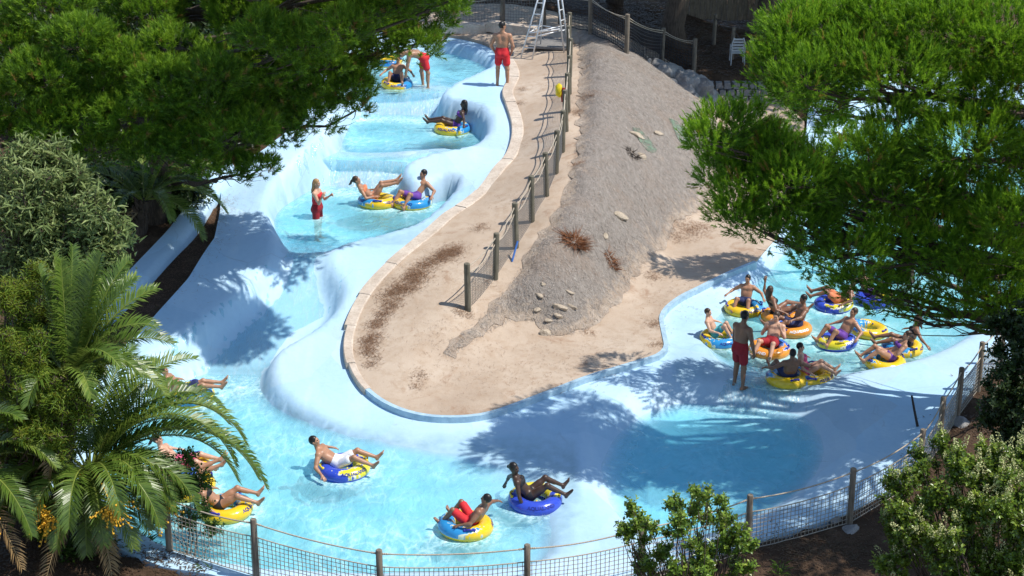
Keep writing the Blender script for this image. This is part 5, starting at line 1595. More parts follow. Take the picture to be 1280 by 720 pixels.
# broken water round every tube and standing bather, and where the falls land
def foam():
    cs = [(o.location.x, o.location.y, .60 * o.scale[0] / 1.0, .8) for o in COL.objects if o.name.startswith('swim_tube')]
    cs += [(o.location.x, o.location.y, .2, .7) for o in COL.objects if o.get('group') == 'lifeguards']
    feet = [(P([(405, 148), (520, 150), (600, 146)], 2.1), .5, .9), (P([(335, 234), (450, 242), (515, 240)], 1.45), .55, .9), (P([(180, 462), (260, 474), (345, 482)], 0), .9, .7), (P([(890, 503), (940, 514), (995, 508)], -.07), .7, .8), (P([(345, 310), (430, 314)], 1.45), .25, .5)]
    for o in WATERS:
        me = o.data; n = len(me.vertices)
        co = np.empty(n * 3, np.float32); me.vertices.foreach_get('co', co); xy = co.reshape(-1, 3)[:, :2].astype(float)
        f = np.zeros(n)
        for x, y, R, k in cs:
            d = np.hypot(xy[:, 0] - x, xy[:, 1] - y)
            f = np.maximum(f, k * np.exp(-(np.maximum(0, d - R) / .16) ** 2))
        for pl, wd, k in feet: f = np.maximum(f, k * np.exp(-(pdist(pl, xy, False) / wd) ** 2))
        a = me.attributes.new('foam', 'FLOAT', 'POINT'); a.data.foreach_set('value', (f * .6).astype(np.float32))
foam()
# ================================================================== PLANTS
def leaf_mat(name, stops, trans=.35, rough=.5, tcol=None, spec=.35):
    t = NT(name)
    at_ = t.attr('tint')
    n = t.noise(.9, 3, .6)
    fac = t.math('ADD', t.math('MULTIPLY', at_, .65), t.math('MULTIPLY', n, .35), clamp=True)
    col = t.ramp(fac, stops)
    b = t.pbr(col, rough, None, spec)
    tr = t.n('ShaderNodeBsdfTranslucent')
    t.put(tr.inputs[0], t.mix(.5, col, tcol or stops[-1][1]))
    m = t.n('ShaderNodeMixShader'); m.inputs[0].default_value = trans
    t.put(m.inputs[1], b); t.put(m.inputs[2], tr)
    return t.done(m.outputs[0])
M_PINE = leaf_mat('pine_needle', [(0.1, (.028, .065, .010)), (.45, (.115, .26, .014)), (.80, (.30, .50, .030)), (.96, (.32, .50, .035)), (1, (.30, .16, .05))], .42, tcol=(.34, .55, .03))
M_PINED = leaf_mat('old_pine_needle', [(0.1, (.022, .050, .010)), (.45, (.085, .195, .012)), (.80, (.27, .43, .030)), (.96, (.29, .43, .035)), (1, (.28, .15, .05))], .40, tcol=(.30, .47, .03))
M_BARK = wood_mat('bark', (.045, .034, .026), (.14, .105, .08))
M_PALM = leaf_mat('palm_leaflet', [(0.1, (.030, .065, .012)), (.5, (.11, .185, .024)), (.9, (.31, .365, .075))], .3, .35, spec=.5)
M_PALMD = leaf_mat('dry_palm_leaflet', [(0.1, (.16, .10, .045)), (.5, (.30, .20, .09)), (.9, (.42, .31, .16))], .2)
M_OLIVE = leaf_mat('grey_green_leaf', [(0.1, (.07, .11, .035)), (.5, (.20, .27, .085)), (.9, (.42, .48, .20))], .3)
M_TAM = leaf_mat('feathery_leaf', [(0.15, (.05, .12, .015)), (.45, (.16, .29, .025)), (.72, (.30, .40, .04)), (.92, (.44, .30, .06))], .4)
M_GLOSS = leaf_mat('glossy_leaf', [(0.1, (.03, .07, .012)), (.5, (.14, .25, .03)), (.8, (.34, .45, .06)), (1, (.50, .52, .14))], .3, .3, spec=.5)
M_PRIV = leaf_mat('privet_leaf', [(0.1, (.028, .062, .012)), (.5, (.12, .20, .02)), (.85, (.34, .42, .06))], .3, .3, spec=.5)
M_FLOWER = leaf_mat('cream_flower', [(0.1, (.36, .38, .14)), (.5, (.52, .53, .22)), (.9, (.66, .65, .36))], .2)
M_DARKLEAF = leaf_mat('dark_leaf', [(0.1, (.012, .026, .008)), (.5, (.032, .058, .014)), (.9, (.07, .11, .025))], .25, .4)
M_WEED = leaf_mat('weed_leaf', [(0.1, (.03, .07, .012)), (.5, (.07, .14, .02)), (.9, (.14, .22, .04))], .3)

def unit(v): return v / (np.linalg.norm(v, axis=-1, keepdims=True) + 1e-9)

def needles(B_, D_, L_, W_, r):
    "thin triangles: base points, directions, lengths, half widths"
    s_ = unit(np.cross(D_, r.normal(size=D_.shape))) * np.reshape(W_, (-1, 1))
    V_ = np.stack([B_ - s_, B_ + s_, B_ + D_ * np.reshape(L_, (-1, 1))], 1).reshape(-1, 3)
    return V_, np.arange(len(V_)).reshape(-1, 3)

def leaves(B_, D_, N_, L_, W_, droop=.15):
    "pointed leaves of two triangles folded on the midrib: base, direction, normal hint"
    s_ = unit(np.cross(D_, N_)); up = unit(np.cross(s_, D_))
    L_ = np.reshape(L_, (-1, 1)); W_ = np.reshape(W_, (-1, 1))
    m = B_ + D_ * L_ * .45
    V_ = np.stack([B_, m - s_ * W_ + up * W_ * .3, B_ + D_ * L_ - up * L_ * droop, m + s_ * W_ + up * W_ * .3], 1).reshape(-1, 3)
    k = np.arange(len(B_)) * 4
    F_ = np.concatenate([np.stack([k, k + 1, k + 2], 1), np.stack([k, k + 2, k + 3], 1)], 0)
    return V_, F_

def ball_dirs(n, r, up=0.0):
    v = r.normal(size=(n, 3)); v[:, 2] += up
    return unit(v)

def pine_crown(name, lobes, m, parent, seed, dens=95, tuft=.20, nn=18, nl=.10, nw=.0075, inner=.25, a0=58, a1=36, tg=.22):
    """lobes: (centre, radius). Shoots sit on and in each lobe and point out and up; each carries a brush of needles"""
    r = np.random.default_rng(seed)
    TB, TD, TT = [], [], []
    for c, R in lobes:
        c = np.array(c)
        n = int(dens * R * R * 4)
        d = ball_dirs(n, r, .25)
        d[:, 2] = np.where(d[:, 2] < -.5, -d[:, 2] * .6, d[:, 2]); d = unit(d)
        # lumpy surface: each lobe is made of smaller puffs
        pv = ball_dirs(max(9, int(14 * R)), r, .2)
        near = np.max(d @ pv.T, 1)
        rr = R * (.62 + .42 * np.clip((near - .70) / .30, 0, 1)) * (1 - inner * r.uniform(0, 1, n) ** 2)
        keep = r.uniform(0, 1, n) < np.clip((near - .62) / .22, .12, 1)
        d, rr = d[keep], rr[keep]; n = len(d)
        p = c + d * rr[:, None] * (1, 1, .78)
        ax = unit(d + (0, 0, .75) + r.normal(0, .28, (n, 3)))
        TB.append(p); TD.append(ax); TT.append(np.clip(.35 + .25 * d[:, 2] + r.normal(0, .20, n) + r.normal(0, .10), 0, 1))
    TB, TD, TT = np.concatenate(TB), np.concatenate(TD), np.concatenate(TT)
    n = len(TB)
    TT = np.where(r.uniform(0, 1, n) < .025, 1.9, TT)
    tl = tuft * r.uniform(.6, 1.25, n)
    u = r.uniform(.0, 1, (n, nn))
    radial = unit(np.cross(TD[:, None], r.normal(size=(n, nn, 3))))
    ang = np.radians(a0 - a1 * u + r.normal(0, 7, (n, nn)))
    nd = TD[:, None] * np.cos(ang)[..., None] + radial * np.sin(ang)[..., None]
    b = TB[:, None] + TD[:, None] * (u * tl[:, None])[..., None]
    L_ = nl * r.uniform(.75, 1.25, (n, nn))
    V_, F_ = needles(b.reshape(-1, 3), nd.reshape(-1, 3), L_.ravel(), nw, r)
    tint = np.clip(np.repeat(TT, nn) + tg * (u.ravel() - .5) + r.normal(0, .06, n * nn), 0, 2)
    V_ = V_ - np.array(parent.location)
    return link(name, mesh_raw(name, V_, F_, False, tint=tint), m, parent)

def curve_pts(a, b, n=7, sag=0.0, r=None, wig=.1):
    a, b = Vector(a), Vector(b); L = (b - a).length
    out = []
    for k in range(n + 1):
        u = k / n
        p = a.lerp(b, u) + Vector((0, 0, sag * 4 * u * (1 - u)))
        if r is not None and 0 < k < n: p += Vector(r.normal(0, wig * L / n, 3))
        out.append(p)
    return out

def pine(label, base, top, lobes, m, seed, limb_every=1, trunk_r=.28, group=None, **kw):
    root = empty('pine_tree', base, label, 'tree', group)
    r = np.random.default_rng(seed)
    base, top = Vector(base), Vector(top)
    tp = curve_pts(base - Vector((0, 0, .4)), top, 9, 0, r, .12)
    mb = MB(); mb.tube(tp, [trunk_r * (1.25 if k == 0 else 1) * (1 - .72 * k / 9) for k in range(10)], 12); mb.build('trunk', M_BARK, root, True)
    tw = MB()
    for i, (c, R) in enumerate(lobes):
        c = Vector(c)
        # leave the trunk somewhat below the lobe
        j = min(range(len(tp)), key=lambda k: abs(tp[k].z - (c.z - .25 * (c.xy - tp[k].xy).length)) + .02 * k)
        pts = curve_pts(tp[max(1, j)], c, 8, -.04 * (c - tp[j]).length, r, .10)
        rad = min(.10, .028 + .012 * (c - tp[j]).length)
        mb = MB(); mb.tube(pts, [rad * (1 - .8 * k / 8) for k in range(9)], 7); mb.build('limb', M_BARK, root, True)
        for _ in range(int(9 * R) + 3):
            st = pts[int(r.integers(4, 9))]
            e = c + Vector(ball_dirs(1, r, .3)[0]) * R * r.uniform(.55, .9)
            q = curve_pts(st, e, 4, -.05, r, .14); tw.tube(q, [.016, .013, .010, .007, .004], 4, cap=False)
    tw.build('twigs', M_BARK, root, True)
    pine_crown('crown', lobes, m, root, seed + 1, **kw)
    return root

def lobes_px(lst, Y0, seed, jit=.5, kd=1.0, kr=1.0):
    r = np.random.default_rng(seed); out = []
    for px, py, rp, dy in lst:
        c = atY(px, py, Y0 + dy * kd + r.uniform(-jit, jit))
        out.append((c, kr * rp / PXM(c)))
    return out

# ---- left pine: hangs over the slide
LP = lobes_px([
    (100, 60, 42, 0), (55, 100, 44, -.5), (20, 130, 42, -.6), (150, 85, 46, -.6), (205, 112, 48, -1.0), (160, 150, 46, -1.0), (95, 150, 48, -.6), (255, 130, 46, -.8), (240, 175, 46, -.8), (300, 165, 46, -.4), (190, 195, 40, -.4),
    (335, 72, 44, .3), (360, 112, 42, .2), (322, 125, 36, 0), (395, 150, 36, .6), (348, 165, 42, .2), (405, 105, 40, .8), (430, 70, 42, 1.0), (440, 120, 30, .8), (470, 45, 40, 1.4), (515, 60, 34, 1.6), (530, 22, 36, 1.8), (555, 8, 28, 2.0), (500, 12, 36, 2.0),
    (290, 215, 26, .2), (325, 212, 22, .4), (250, 205, 30, 0), (130, 110, 44, -.8), (60, 160, 36, -.4), (15, 60, 40, 1.2), (215, 60, 34, .5), (270, 85, 34, .3), (420, 20, 44, 2.2), (360, 15, 46, 2.4), (300, 20, 46, 3.0), (180, 20, 50, 3.0), (60, 15, 50, 2.5), (5, 170, 40, .2), (120, 190, 34, .6), (500, 56, 16, 1.2), (456, 90, 20, 1), (445, 138, 18, .8), (538, 52, 16, 1.5), (590, -20, 34, 2), (540, -30, 40, 2.4), (480, -30, 50, 2.6), (420, -30, 50, 2.6), (560, 2, 26, -5), (582, -25, 34, -5), (520, -12, 34, -5), (605, -62, 40, -5), (550, -62, 44, -5), (630, -100, 44, -5), (570, -110, 44, -5), (470, 15, 34, -5), (425, 40, 36, -5), (375, 60, 36, -5), (330, 45, 36, -5), (500, -50, 44, -5), (440, -50, 44, -5), (380, -40, 50, -5), (500, -110, 50, -5), (430, -120, 50, -5), (320, -40, 50, -5), (426, 95, 26, 0), (405, 86, 28, -.5), (442, 106, 20, 0), (365, 80, 32, -2), (330, 100, 32, -2), (400, 68, 32, -2), (350, 50, 30, -3.5), (300, 122, 30, -2), (545, -10, 30, -5), (498, 8, 30, -5), (270, 100, 34, -2.5), (540, -140, 50, -5), (610, -140, 40, -5)], 40.4, 3, .5, .5)
base = at(185, 300, 1.4); base = Vector((base.x, 44.0, ground_h(np.array([[base.x, 44.0]]))[0]))
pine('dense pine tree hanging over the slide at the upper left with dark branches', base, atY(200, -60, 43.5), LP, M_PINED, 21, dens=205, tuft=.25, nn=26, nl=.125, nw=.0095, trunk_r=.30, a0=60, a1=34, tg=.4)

# ---- right pine: broad crown over the waiting pool
RP = lobes_px([
    (1000, 45, 44, .5), (1050, 30, 50, .8), (1110, 40, 56, .5), (1180, 45, 60, .3), (1250, 50, 60, 0), (1060, 85, 48, 0), (975, 95, 40, .3), (1010, 110, 42, -.2), (1125, 105, 54, -.3), (1195, 120, 56, -.5), (1262, 130, 56, -.6),
    (905, 165, 30, .3), (888, 200, 24, .4), (935, 160, 30, 0), (925, 205, 38, -.2), (968, 200, 34, -.4), (985, 235, 42, -.5), (935, 250, 40, -.2), (1020, 215, 36, -.3), (1085, 200, 38, -.4), (1130, 175, 46, -.6),
    (1205, 185, 52, -.9), (1260, 205, 48, -.9), (955, 290, 36, 0), (1000, 290, 42, -.3), (1050, 265, 42, -.5), (1100, 250, 42, -.6), (1150, 235, 48, -.8), (1215, 255, 50, -.8), (1268, 280, 46, -.8),
    (1020, 330, 32, 0), (1065, 322, 38, -.2), (1120, 305, 42, -.4), (1175, 305, 46, -.6), (1235, 320, 46, -.6), (1090, 362, 32, 0), (1140, 358, 36, -.1), (1195, 362, 38, -.2), (1248, 372, 38, -.3), (1150, 392, 22, .1), (1205, 400, 22, .1), (1105, 388, 18, .1), (1275, 400, 34, 0), (1300, 90, 60, 0), (1320, 220, 60, 0), (1310, 330, 50, 0),
    (1055, 360, 18, .2), (985, 60, 30, .6), (888, 180, 28, .2), (905, 228, 32, 0), (918, 272, 28, 0), (945, 215, 34, .5), (975, 265, 34, .6),
    (965, 185, 30, 3), (1010, 222, 32, 3), (1062, 262, 32, 3), (1062, 205, 32, 3.2), (1115, 232, 34, 3.2), (1012, 275, 30, 3), (1100, 290, 32, 3.2), (1150, 200, 34, 3.4), (1180, 270, 34, 3.2),
    (1400, 60, 60, -4.5), (1455, 130, 60, -4.5), (1420, 200, 60, -4.5), (1490, 60, 60, -4.5), (1500, 200, 60, -4.5), (1380, 120, 56, -2), (1540, 130, 60, -4.5)], 33.0, 5, .6, 1.0, 1.16)
tb = at(1365, 470, .7); tb = Vector((tb.x, 34.2, ground_h(np.array([[tb.x, 34.2]]))[0]))
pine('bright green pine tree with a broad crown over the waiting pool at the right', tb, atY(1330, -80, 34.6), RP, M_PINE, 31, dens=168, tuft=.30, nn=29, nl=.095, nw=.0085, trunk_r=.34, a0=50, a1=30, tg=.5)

# ---- pines at the back that shade the terrace
def back_pine(px, py, z, h, crowns, seed, label, tr=.4):
    b = at(px, py, z); b = Vector((b.x, b.y, ground_h(np.array([[b.x, b.y]]))[0]))
    lob = []
    r = np.random.default_rng(seed)
    for dx, dy, dz, R in crowns: lob.append((b + Vector((dx, dy, h + dz)), R))
    pine(label, b, b + Vector((r.normal(0, .5), r.normal(0, .5), h)), lob, M_PINED, seed, dens=40, tuft=.38, nn=12, nl=.22, nw=.026, trunk_r=tr)
ring8 = lambda R, z, n, s: [(R * cos(2 * pi * k / n + s), R * sin(2 * pi * k / n + s), z, 1.7) for k in range(n)]
back_pine(843, 56, 2.1, 9, ring8(2.6, -1.5, 6, .3) + ring8(4.6, -2.2, 9, 0) + [(0, 0, 0, 2.0)], 51, 'thick dark pine trunk standing in the shade behind the netted fence', .46)
back_pine(960, 40, 1.7, 9, ring8(2.6, -1.5, 6, .9) + ring8(4.6, -2.4, 9, .5) + [(0, 0, 0, 2.0), (3, -5.5, -2.2, 1.8), (5, -4.5, -2, 1.8), (1, -6.5, -1.8, 1.8), (6.5, -2.5, -2, 1.8), (4, -7, -1.5, 1.8), (6, -6, -1.2, 1.8), (2, -7.5, -1.6, 2.4), (0, -9, -1.6, 2.2), (-2, -8, -1.2, 2.2), (3.5, -9, -1.4, 2.2)], 52, 'pine tree in the dark behind the white chair, partly covered by the right pine', .34)
back_pine(768, 8, 2.8, 9.5, ring8(2.4, -1.5, 6, .1) + ring8(4.4, -1.8, 8, .7) + [(0, 0, 0, 2.0)], 53, 'slim pine trunk at the very top behind the netted fence', .30)
b_ = at(1120, 300, .8); b_ = Vector((b_.x, 43.0, ground_h(np.array([[b_.x, 43.0]]))[0]))
pine('slim pine standing behind the broad right pine, between it and the bank', b_, b_ + Vector((-.6, .2, 6)), lobes_px([(1020, 140, 38, 0), (1060, 110, 40, 0), (985, 120, 26, 0), (1100, 90, 44, 0), (1045, 165, 24, 0)], 42.4, 9, .4), M_PINE, 55, dens=200, tuft=.24, nn=18, nl=.12, nw=.011, trunk_r=.2)
back_pine(1075, 52, 1.4, 8.5, ring8(2.6, -1.5, 6, .1) + ring8(4.6, -2.4, 9, .2) + [(0, 0, 0, 2.0)], 54, 'pine tree hidden far behind the right pine', .34)

# ---- broadleaf shrubs and trees
def shrub(name, label, cat, base, clumps, m, n, L, W, seed, stems=7, jitter=.35, up=.35, droop=.15, group=None, flower=None, stem_r=.02, m_stem=None, whorl=False, inner=.5):
    root = empty(name, base, label, cat, group)
    r = np.random.default_rng(seed)
    base = Vector(base)
    mb = MB()
    Bs, Ds, Ns, Tn = [], [], [], []
    FB, FD = [], []
    tot = sum(R * R for _, R in clumps)
    for c, R in clumps:
        c = Vector(c)
        pts = curve_pts(base + Vector((r.normal(0, .08), r.normal(0, .08), -.1)), c, 6, .0, r, .12)
        mb.tube(pts, [stem_r * (1 - .7 * k / 6) for k in range(7)], 6)
        nt_ = max(6, int(n * R * R / tot / 9))                     # twigs, nine leaves each
        d = ball_dirs(nt_, r, up)
        rr = R * (1 - inner * r.uniform(0, 1, nt_) ** 1.5) * r.uniform(.8, 1.12, nt_)
        tip = np.array(c) + d * rr[:, None]
        tw = unit(d + r.normal(0, .35, d.shape) + (0, 0, up))
        tone = np.clip(.42 + r.normal(0, .16, nt_) + .18 * d[:, 2], 0, 1)
        for k in range(min(nt_, 14)):
            q = Vector(tip[k]); mb.tube(curve_pts(c, q, 3, 0, r, .15), [stem_r * .35, stem_r * .28, stem_r * .2, stem_r * .1], 4, cap=False)
        tl = L * 2.6
        u = np.tile(np.linspace(-.9, .1, 9), (nt_, 1))
        p = tip[:, None] + tw[:, None] * (u * tl)[..., None]
        phi = np.tile(np.arange(9) * 2.4, (nt_, 1)) + r.uniform(0, 6, (nt_, 1))
        e1 = unit(np.cross(tw, r.normal(size=tw.shape))); e2 = np.cross(tw, e1)
        side = e1[:, None] * np.cos(phi)[..., None] + e2[:, None] * np.sin(phi)[..., None]
        dd = unit(tw[:, None] * (.55 + .5 * (u + .9)[..., None]) + side * .9 + r.normal(0, jitter * .5, p.shape))
        Bs.append(p.reshape(-1, 3)); Ds.append(dd.reshape(-1, 3)); Ns.append(np.broadcast_to(tw[:, None] + (0, 0, .4), p.shape).reshape(-1, 3) + r.normal(0, .2, (nt_ * 9, 3)))
        Tn.append(np.clip(np.repeat(tone, 9) + r.normal(0, .10, nt_ * 9) + np.tile(u[0], nt_) * .12, 0, 1))
        if flower:
            k = r.uniform(0, 1, nt_) < flower * (d[:, 2] > -.1)
            FB.append(tip[k]); FD.append(unit(tw[k] + (0, 0, .8)))
    mb.build('stems', m_stem or M_BARK, root, True)
    B_, D_, N_, T_ = (np.concatenate(x) for x in (Bs, Ds, Ns, Tn))
    k = len(B_)
    V_, F_ = leaves(B_, D_, N_, L * r.uniform(.7, 1.2, k), W * r.uniform(.8, 1.2, k), droop)
    V_ = V_ - np.array(root.location)
    link('foliage', mesh_raw('foliage', V_, F_, False, tint=np.concatenate([T_, T_])), m, root)
    if flower:
        FB, FD = np.concatenate(FB), np.concatenate(FD)
        nf = 60
        u = r.uniform(0, 1, (len(FB), nf))
        sd_ = unit(np.cross(FD[:, None], r.normal(size=(len(FB), nf, 3))))
        p = FB[:, None] + FD[:, None] * (u * .24)[..., None] + sd_ * (.045 * (1 - u * .8))[..., None]
        p = p.reshape(-1, 3); d = unit(sd_.reshape(-1, 3) + r.normal(0, .5, p.shape)); 
        V_, F_ = leaves(p, d, r.normal(size=p.shape), np.full(len(p), .026), np.full(len(p), .011), 0)
        V_ = V_ - np.array(root.location)
        link('blossom', mesh_raw('blossom', V_, F_, False, tint=r.uniform(0, 1, len(F_))), M_FLOWER, root)
    return root

def lumpy(clumps, n, f, seed, push=.75, core=.8):
    "break each clump into smaller sprays so that gaps and dark hollows show"
    r = np.random.default_rng(seed); out = []
    for c, R in clumps:
        out.append((c, R * core))
        for d in ball_dirs(n, r, .25):
            out.append((Vector(c) + Vector(d * np.array((1, 1, .9))) * R * push * r.uniform(.6, 1.1), R * f * r.uniform(.75, 1.25)))
    return out

def gbase(px, py, z, Y=None):
    b = at(px, py, z)
    if Y is not None: b = Vector((b.x, Y, 0))
    b.z = ground_h(np.array([[b.x, b.y]]))[0]
    return b

shrub('willowy_tree', 'grey green tree with narrow leaves at the left edge below the pine', 'tree', gbase(60, 420, 1.0, 35.5),
      lumpy(lobes_px([(25, 205, 34, 0), (60, 195, 30, 0), (95, 225, 32, -.2), (45, 235, 42, -.4), (115, 262, 38, -.4), (70, 275, 46, -.7), (20, 270, 44, -.6), (145, 292, 26, -.2), (120, 310, 36, -.5), (75, 325, 46, -.8), (25, 325, 44, -.8), (140, 325, 22, -.3), (105, 345, 34, -.5), (50, 360, 40, -.5), (5, 360, 40, -.5), (60, 300, 60, .6), (20, 240, 50, .6)], 35.0, 7, .3), 7, .36, 161),
      M_OLIVE, 15000, .21, .023, 61, stem_r=.045, up=.4, droop=.35, inner=.6)
shrub('tamarisk_bush', 'feathery yellow green bush with rusty tips at the left edge behind the palm', 'bush', gbase(30, 600, .5, 30.5),
      lumpy(lobes_px([(25, 375, 36, 0), (60, 400, 30, 0), (95, 425, 22, .3), (20, 425, 42, -.3), (60, 440, 42, -.3), (30, 480, 46, -.4), (75, 480, 30, -.3), (20, 535, 44, -.4), (65, 530, 40, -.4), (30, 580, 40, -.4), (35, 470, 34, -1.4), (72, 500, 32, -1.5), (98, 522, 24, -1.4), (52, 540, 34, -1.6), (20, 520, 34, -1.6), (98, 482, 18, -1.2), (15, 440, 30, -1.2), (75, 555, 28, -1.6), (45, 425, 22, -1.2), (45, 350, 24, .2), (120, 455, 24, .1), (20, 620, 36, -.6), (70, 590, 30, -.4), (60, 640, 30, -.6), (100, 500, 24, -.2)], 29.7, 8, .3), 7, .36, 162, .9),
      M_TAM, 62000, .10, .0068, 62, stem_r=.04, up=.5, droop=.3, jitter=.8, inner=.7)
shrub('pool_shrub', 'leafy shrub climbing through the left end of the front fence', 'bush', gbase(240, 690, .3),
      lobes_px([(215, 585, 16, 0), (235, 575, 16, 0), (250, 600, 18, 0), (225, 615, 20, 0), (255, 635, 14, 0), (235, 650, 18, 0), (265, 660, 14, -.1), (205, 640, 16, 0)], 29.35, 9, .15),
      M_WEED, 3600, .065, .021, 63, stem_r=.014)
shrub('young_bush', 'open young bush with small glossy leaves in front of the fence at the bottom centre', 'bush', gbase(858, 770, .15, 24.7),
      lumpy(lobes_px([(790, 640, 20, 0), (815, 660, 24, 0), (840, 632, 18, 0), (875, 620, 18, 0), (880, 648, 26, 0), (850, 665, 28, -.2), (905, 640, 18, .1), (915, 670, 24, 0), (935, 685, 18, .1), (890, 690, 30, -.2), (825, 695, 26, -.2), (785, 665, 16, 0), (860, 710, 36, -.2), (930, 712, 22, 0), (800, 712, 20, 0)], 24.7, 10, .25), 5, .36, 164, .95, .45),
      M_GLOSS, 8500, .074, .024, 64, stem_r=.016, up=.55)
shrub('flowering_bush', 'dense dark green bush with cream flower spikes in the lower right corner', 'bush', gbase(1215, 790, .15, 23.9),
      lumpy(lobes_px([(1120, 610, 26, .1), (1150, 590, 28, .2), (1150, 640, 38, 0), (1195, 595, 34, .1), (1200, 650, 44, -.3), (1245, 605, 36, 0), (1275, 580, 34, .2), (1260, 655, 46, -.3), (1120, 660, 26, .1), (1125, 700, 34, 0), (1175, 700, 44, -.3), (1235, 705, 50, -.5), (1285, 640, 44, -.2), (1285, 710, 50, -.4), (1180, 560, 20, .5), (1240, 570, 24, .3)], 24.3, 12, .25), 6, .36, 165, .92, .55),
      M_PRIV, 28000, .074, .023, 65, stem_r=.022, up=.5, flower=.06, inner=.45)
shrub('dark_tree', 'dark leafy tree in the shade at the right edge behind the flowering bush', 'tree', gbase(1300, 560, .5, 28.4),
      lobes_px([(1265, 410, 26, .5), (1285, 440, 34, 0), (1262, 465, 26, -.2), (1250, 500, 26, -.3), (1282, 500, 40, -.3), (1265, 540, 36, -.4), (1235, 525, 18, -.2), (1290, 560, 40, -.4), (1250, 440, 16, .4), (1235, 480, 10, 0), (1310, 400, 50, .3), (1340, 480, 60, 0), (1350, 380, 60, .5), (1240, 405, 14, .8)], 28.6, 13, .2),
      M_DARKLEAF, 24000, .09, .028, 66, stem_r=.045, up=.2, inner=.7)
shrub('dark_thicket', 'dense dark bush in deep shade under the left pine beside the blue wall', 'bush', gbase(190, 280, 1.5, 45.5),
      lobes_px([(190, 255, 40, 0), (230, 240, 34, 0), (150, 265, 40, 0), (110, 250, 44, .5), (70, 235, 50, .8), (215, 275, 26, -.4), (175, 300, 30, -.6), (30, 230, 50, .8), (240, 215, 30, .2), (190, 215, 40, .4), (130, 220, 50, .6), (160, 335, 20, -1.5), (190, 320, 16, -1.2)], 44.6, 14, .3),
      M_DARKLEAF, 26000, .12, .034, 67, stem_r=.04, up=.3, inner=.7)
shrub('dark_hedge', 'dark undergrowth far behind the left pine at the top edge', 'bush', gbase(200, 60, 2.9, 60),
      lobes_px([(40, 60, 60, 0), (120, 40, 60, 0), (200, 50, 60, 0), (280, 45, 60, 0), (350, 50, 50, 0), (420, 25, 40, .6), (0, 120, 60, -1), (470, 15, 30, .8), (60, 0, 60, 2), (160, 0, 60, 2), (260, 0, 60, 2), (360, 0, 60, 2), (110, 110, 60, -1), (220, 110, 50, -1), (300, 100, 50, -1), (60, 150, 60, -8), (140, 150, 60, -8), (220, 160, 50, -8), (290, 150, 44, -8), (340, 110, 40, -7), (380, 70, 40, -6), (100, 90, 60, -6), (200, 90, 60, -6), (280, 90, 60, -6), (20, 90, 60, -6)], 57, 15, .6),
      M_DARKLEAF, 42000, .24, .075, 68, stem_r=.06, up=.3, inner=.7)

# ---- palms
def frond_mesh(az, el, L, seed, droop=.55, nleaf=64, leafL=.42, w=.0135, twist=0.0, vee=.45, dry=False):
    """one feather leaf starting at the origin: rachis and two ranks of leaflets"""
    r = np.random.default_rng(seed)
    n = 24
    pts, d = [], Vector((cos(az) * cos(el), sin(az) * cos(el), sin(el)))
    p = Vector((0, 0, 0)); st = L / n
    for k in range(n + 1):
        pts.append(p.copy())
        u = k / n
        d = (d + Vector((0, 0, -1)) * droop * st * (.35 + 1.2 * u) / L * 2.2).normalized()
        p = p + d * st
    mb = MB(); mb.tube(pts, [.026 * (1 - .86 * k / n) for k in range(n + 1)], 5)
    nv = len(mb.v)
    P_ = np.array([tuple(q) for q in pts])
    u = np.linspace(.10, .995, nleaf)
    u = np.concatenate([u, u + .004]); sgn = np.concatenate([-np.ones(nleaf), np.ones(nleaf)])
    x = np.clip(u * n, 0, n - 1e-6); i = x.astype(int); f = (x - i)[:, None]
    b = P_[i] * (1 - f) + P_[i + 1] * f
    tg = unit(P_[i + 1] - P_[i])
    sd0 = np.array([-sin(az), cos(az), 0.0])
    sd0 = np.cos(twist) * sd0 + np.sin(twist) * np.array([0, 0, 1.0])
    side = unit(sd0 - tg * (tg @ sd0)[:, None]); up = np.cross(side, tg) * -1
    up = np.where((up[:, 2:] < 0) & (abs(twist) < .8), -up, up)
    lf = leafL * (np.sin(np.clip(u, 0, 1) * pi * .82 + .35) ** .7) * r.uniform(.85, 1.1, len(u))
    dd = unit(side * sgn[:, None] * .86 + tg * (.50 + .5 * u[:, None]) + up * vee + r.normal(0, .10, b.shape))
    m_ = b + dd * (lf * .5)[:, None]
    dt = unit(dd + (0, 0, -.38)); tip = m_ + dt * (lf * .52)[:, None]
    nn_ = unit(np.cross(dd, tg)); ww = unit(np.cross(dd, nn_))
    V_ = np.stack([b - ww * w * .5, b + ww * w * .5, m_ + ww * w, m_ - ww * w, tip], 1).reshape(-1, 3)
    k = np.arange(len(u)) * 5
    F4 = np.stack([k, k + 1, k + 2, k + 3], 1); F3 = np.stack([k + 3, k + 2, k + 4], 1)
    faces = [tuple(q) for q in mb.f] + [tuple(int(z) + nv for z in q) for q in F4] + [tuple(int(z) + nv for z in q) for q in F3]
    Vall = np.vstack([np.array([tuple(q) for q in mb.v]), V_])
    tone = r.uniform(.25, .65)
    tint = np.clip(np.concatenate([np.full(len(mb.f), .95), np.tile(tone + r.normal(0, .12, len(u)), 2)]), 0, 1)
    return mesh_raw('frond', Vall, faces, False, tint=tint)

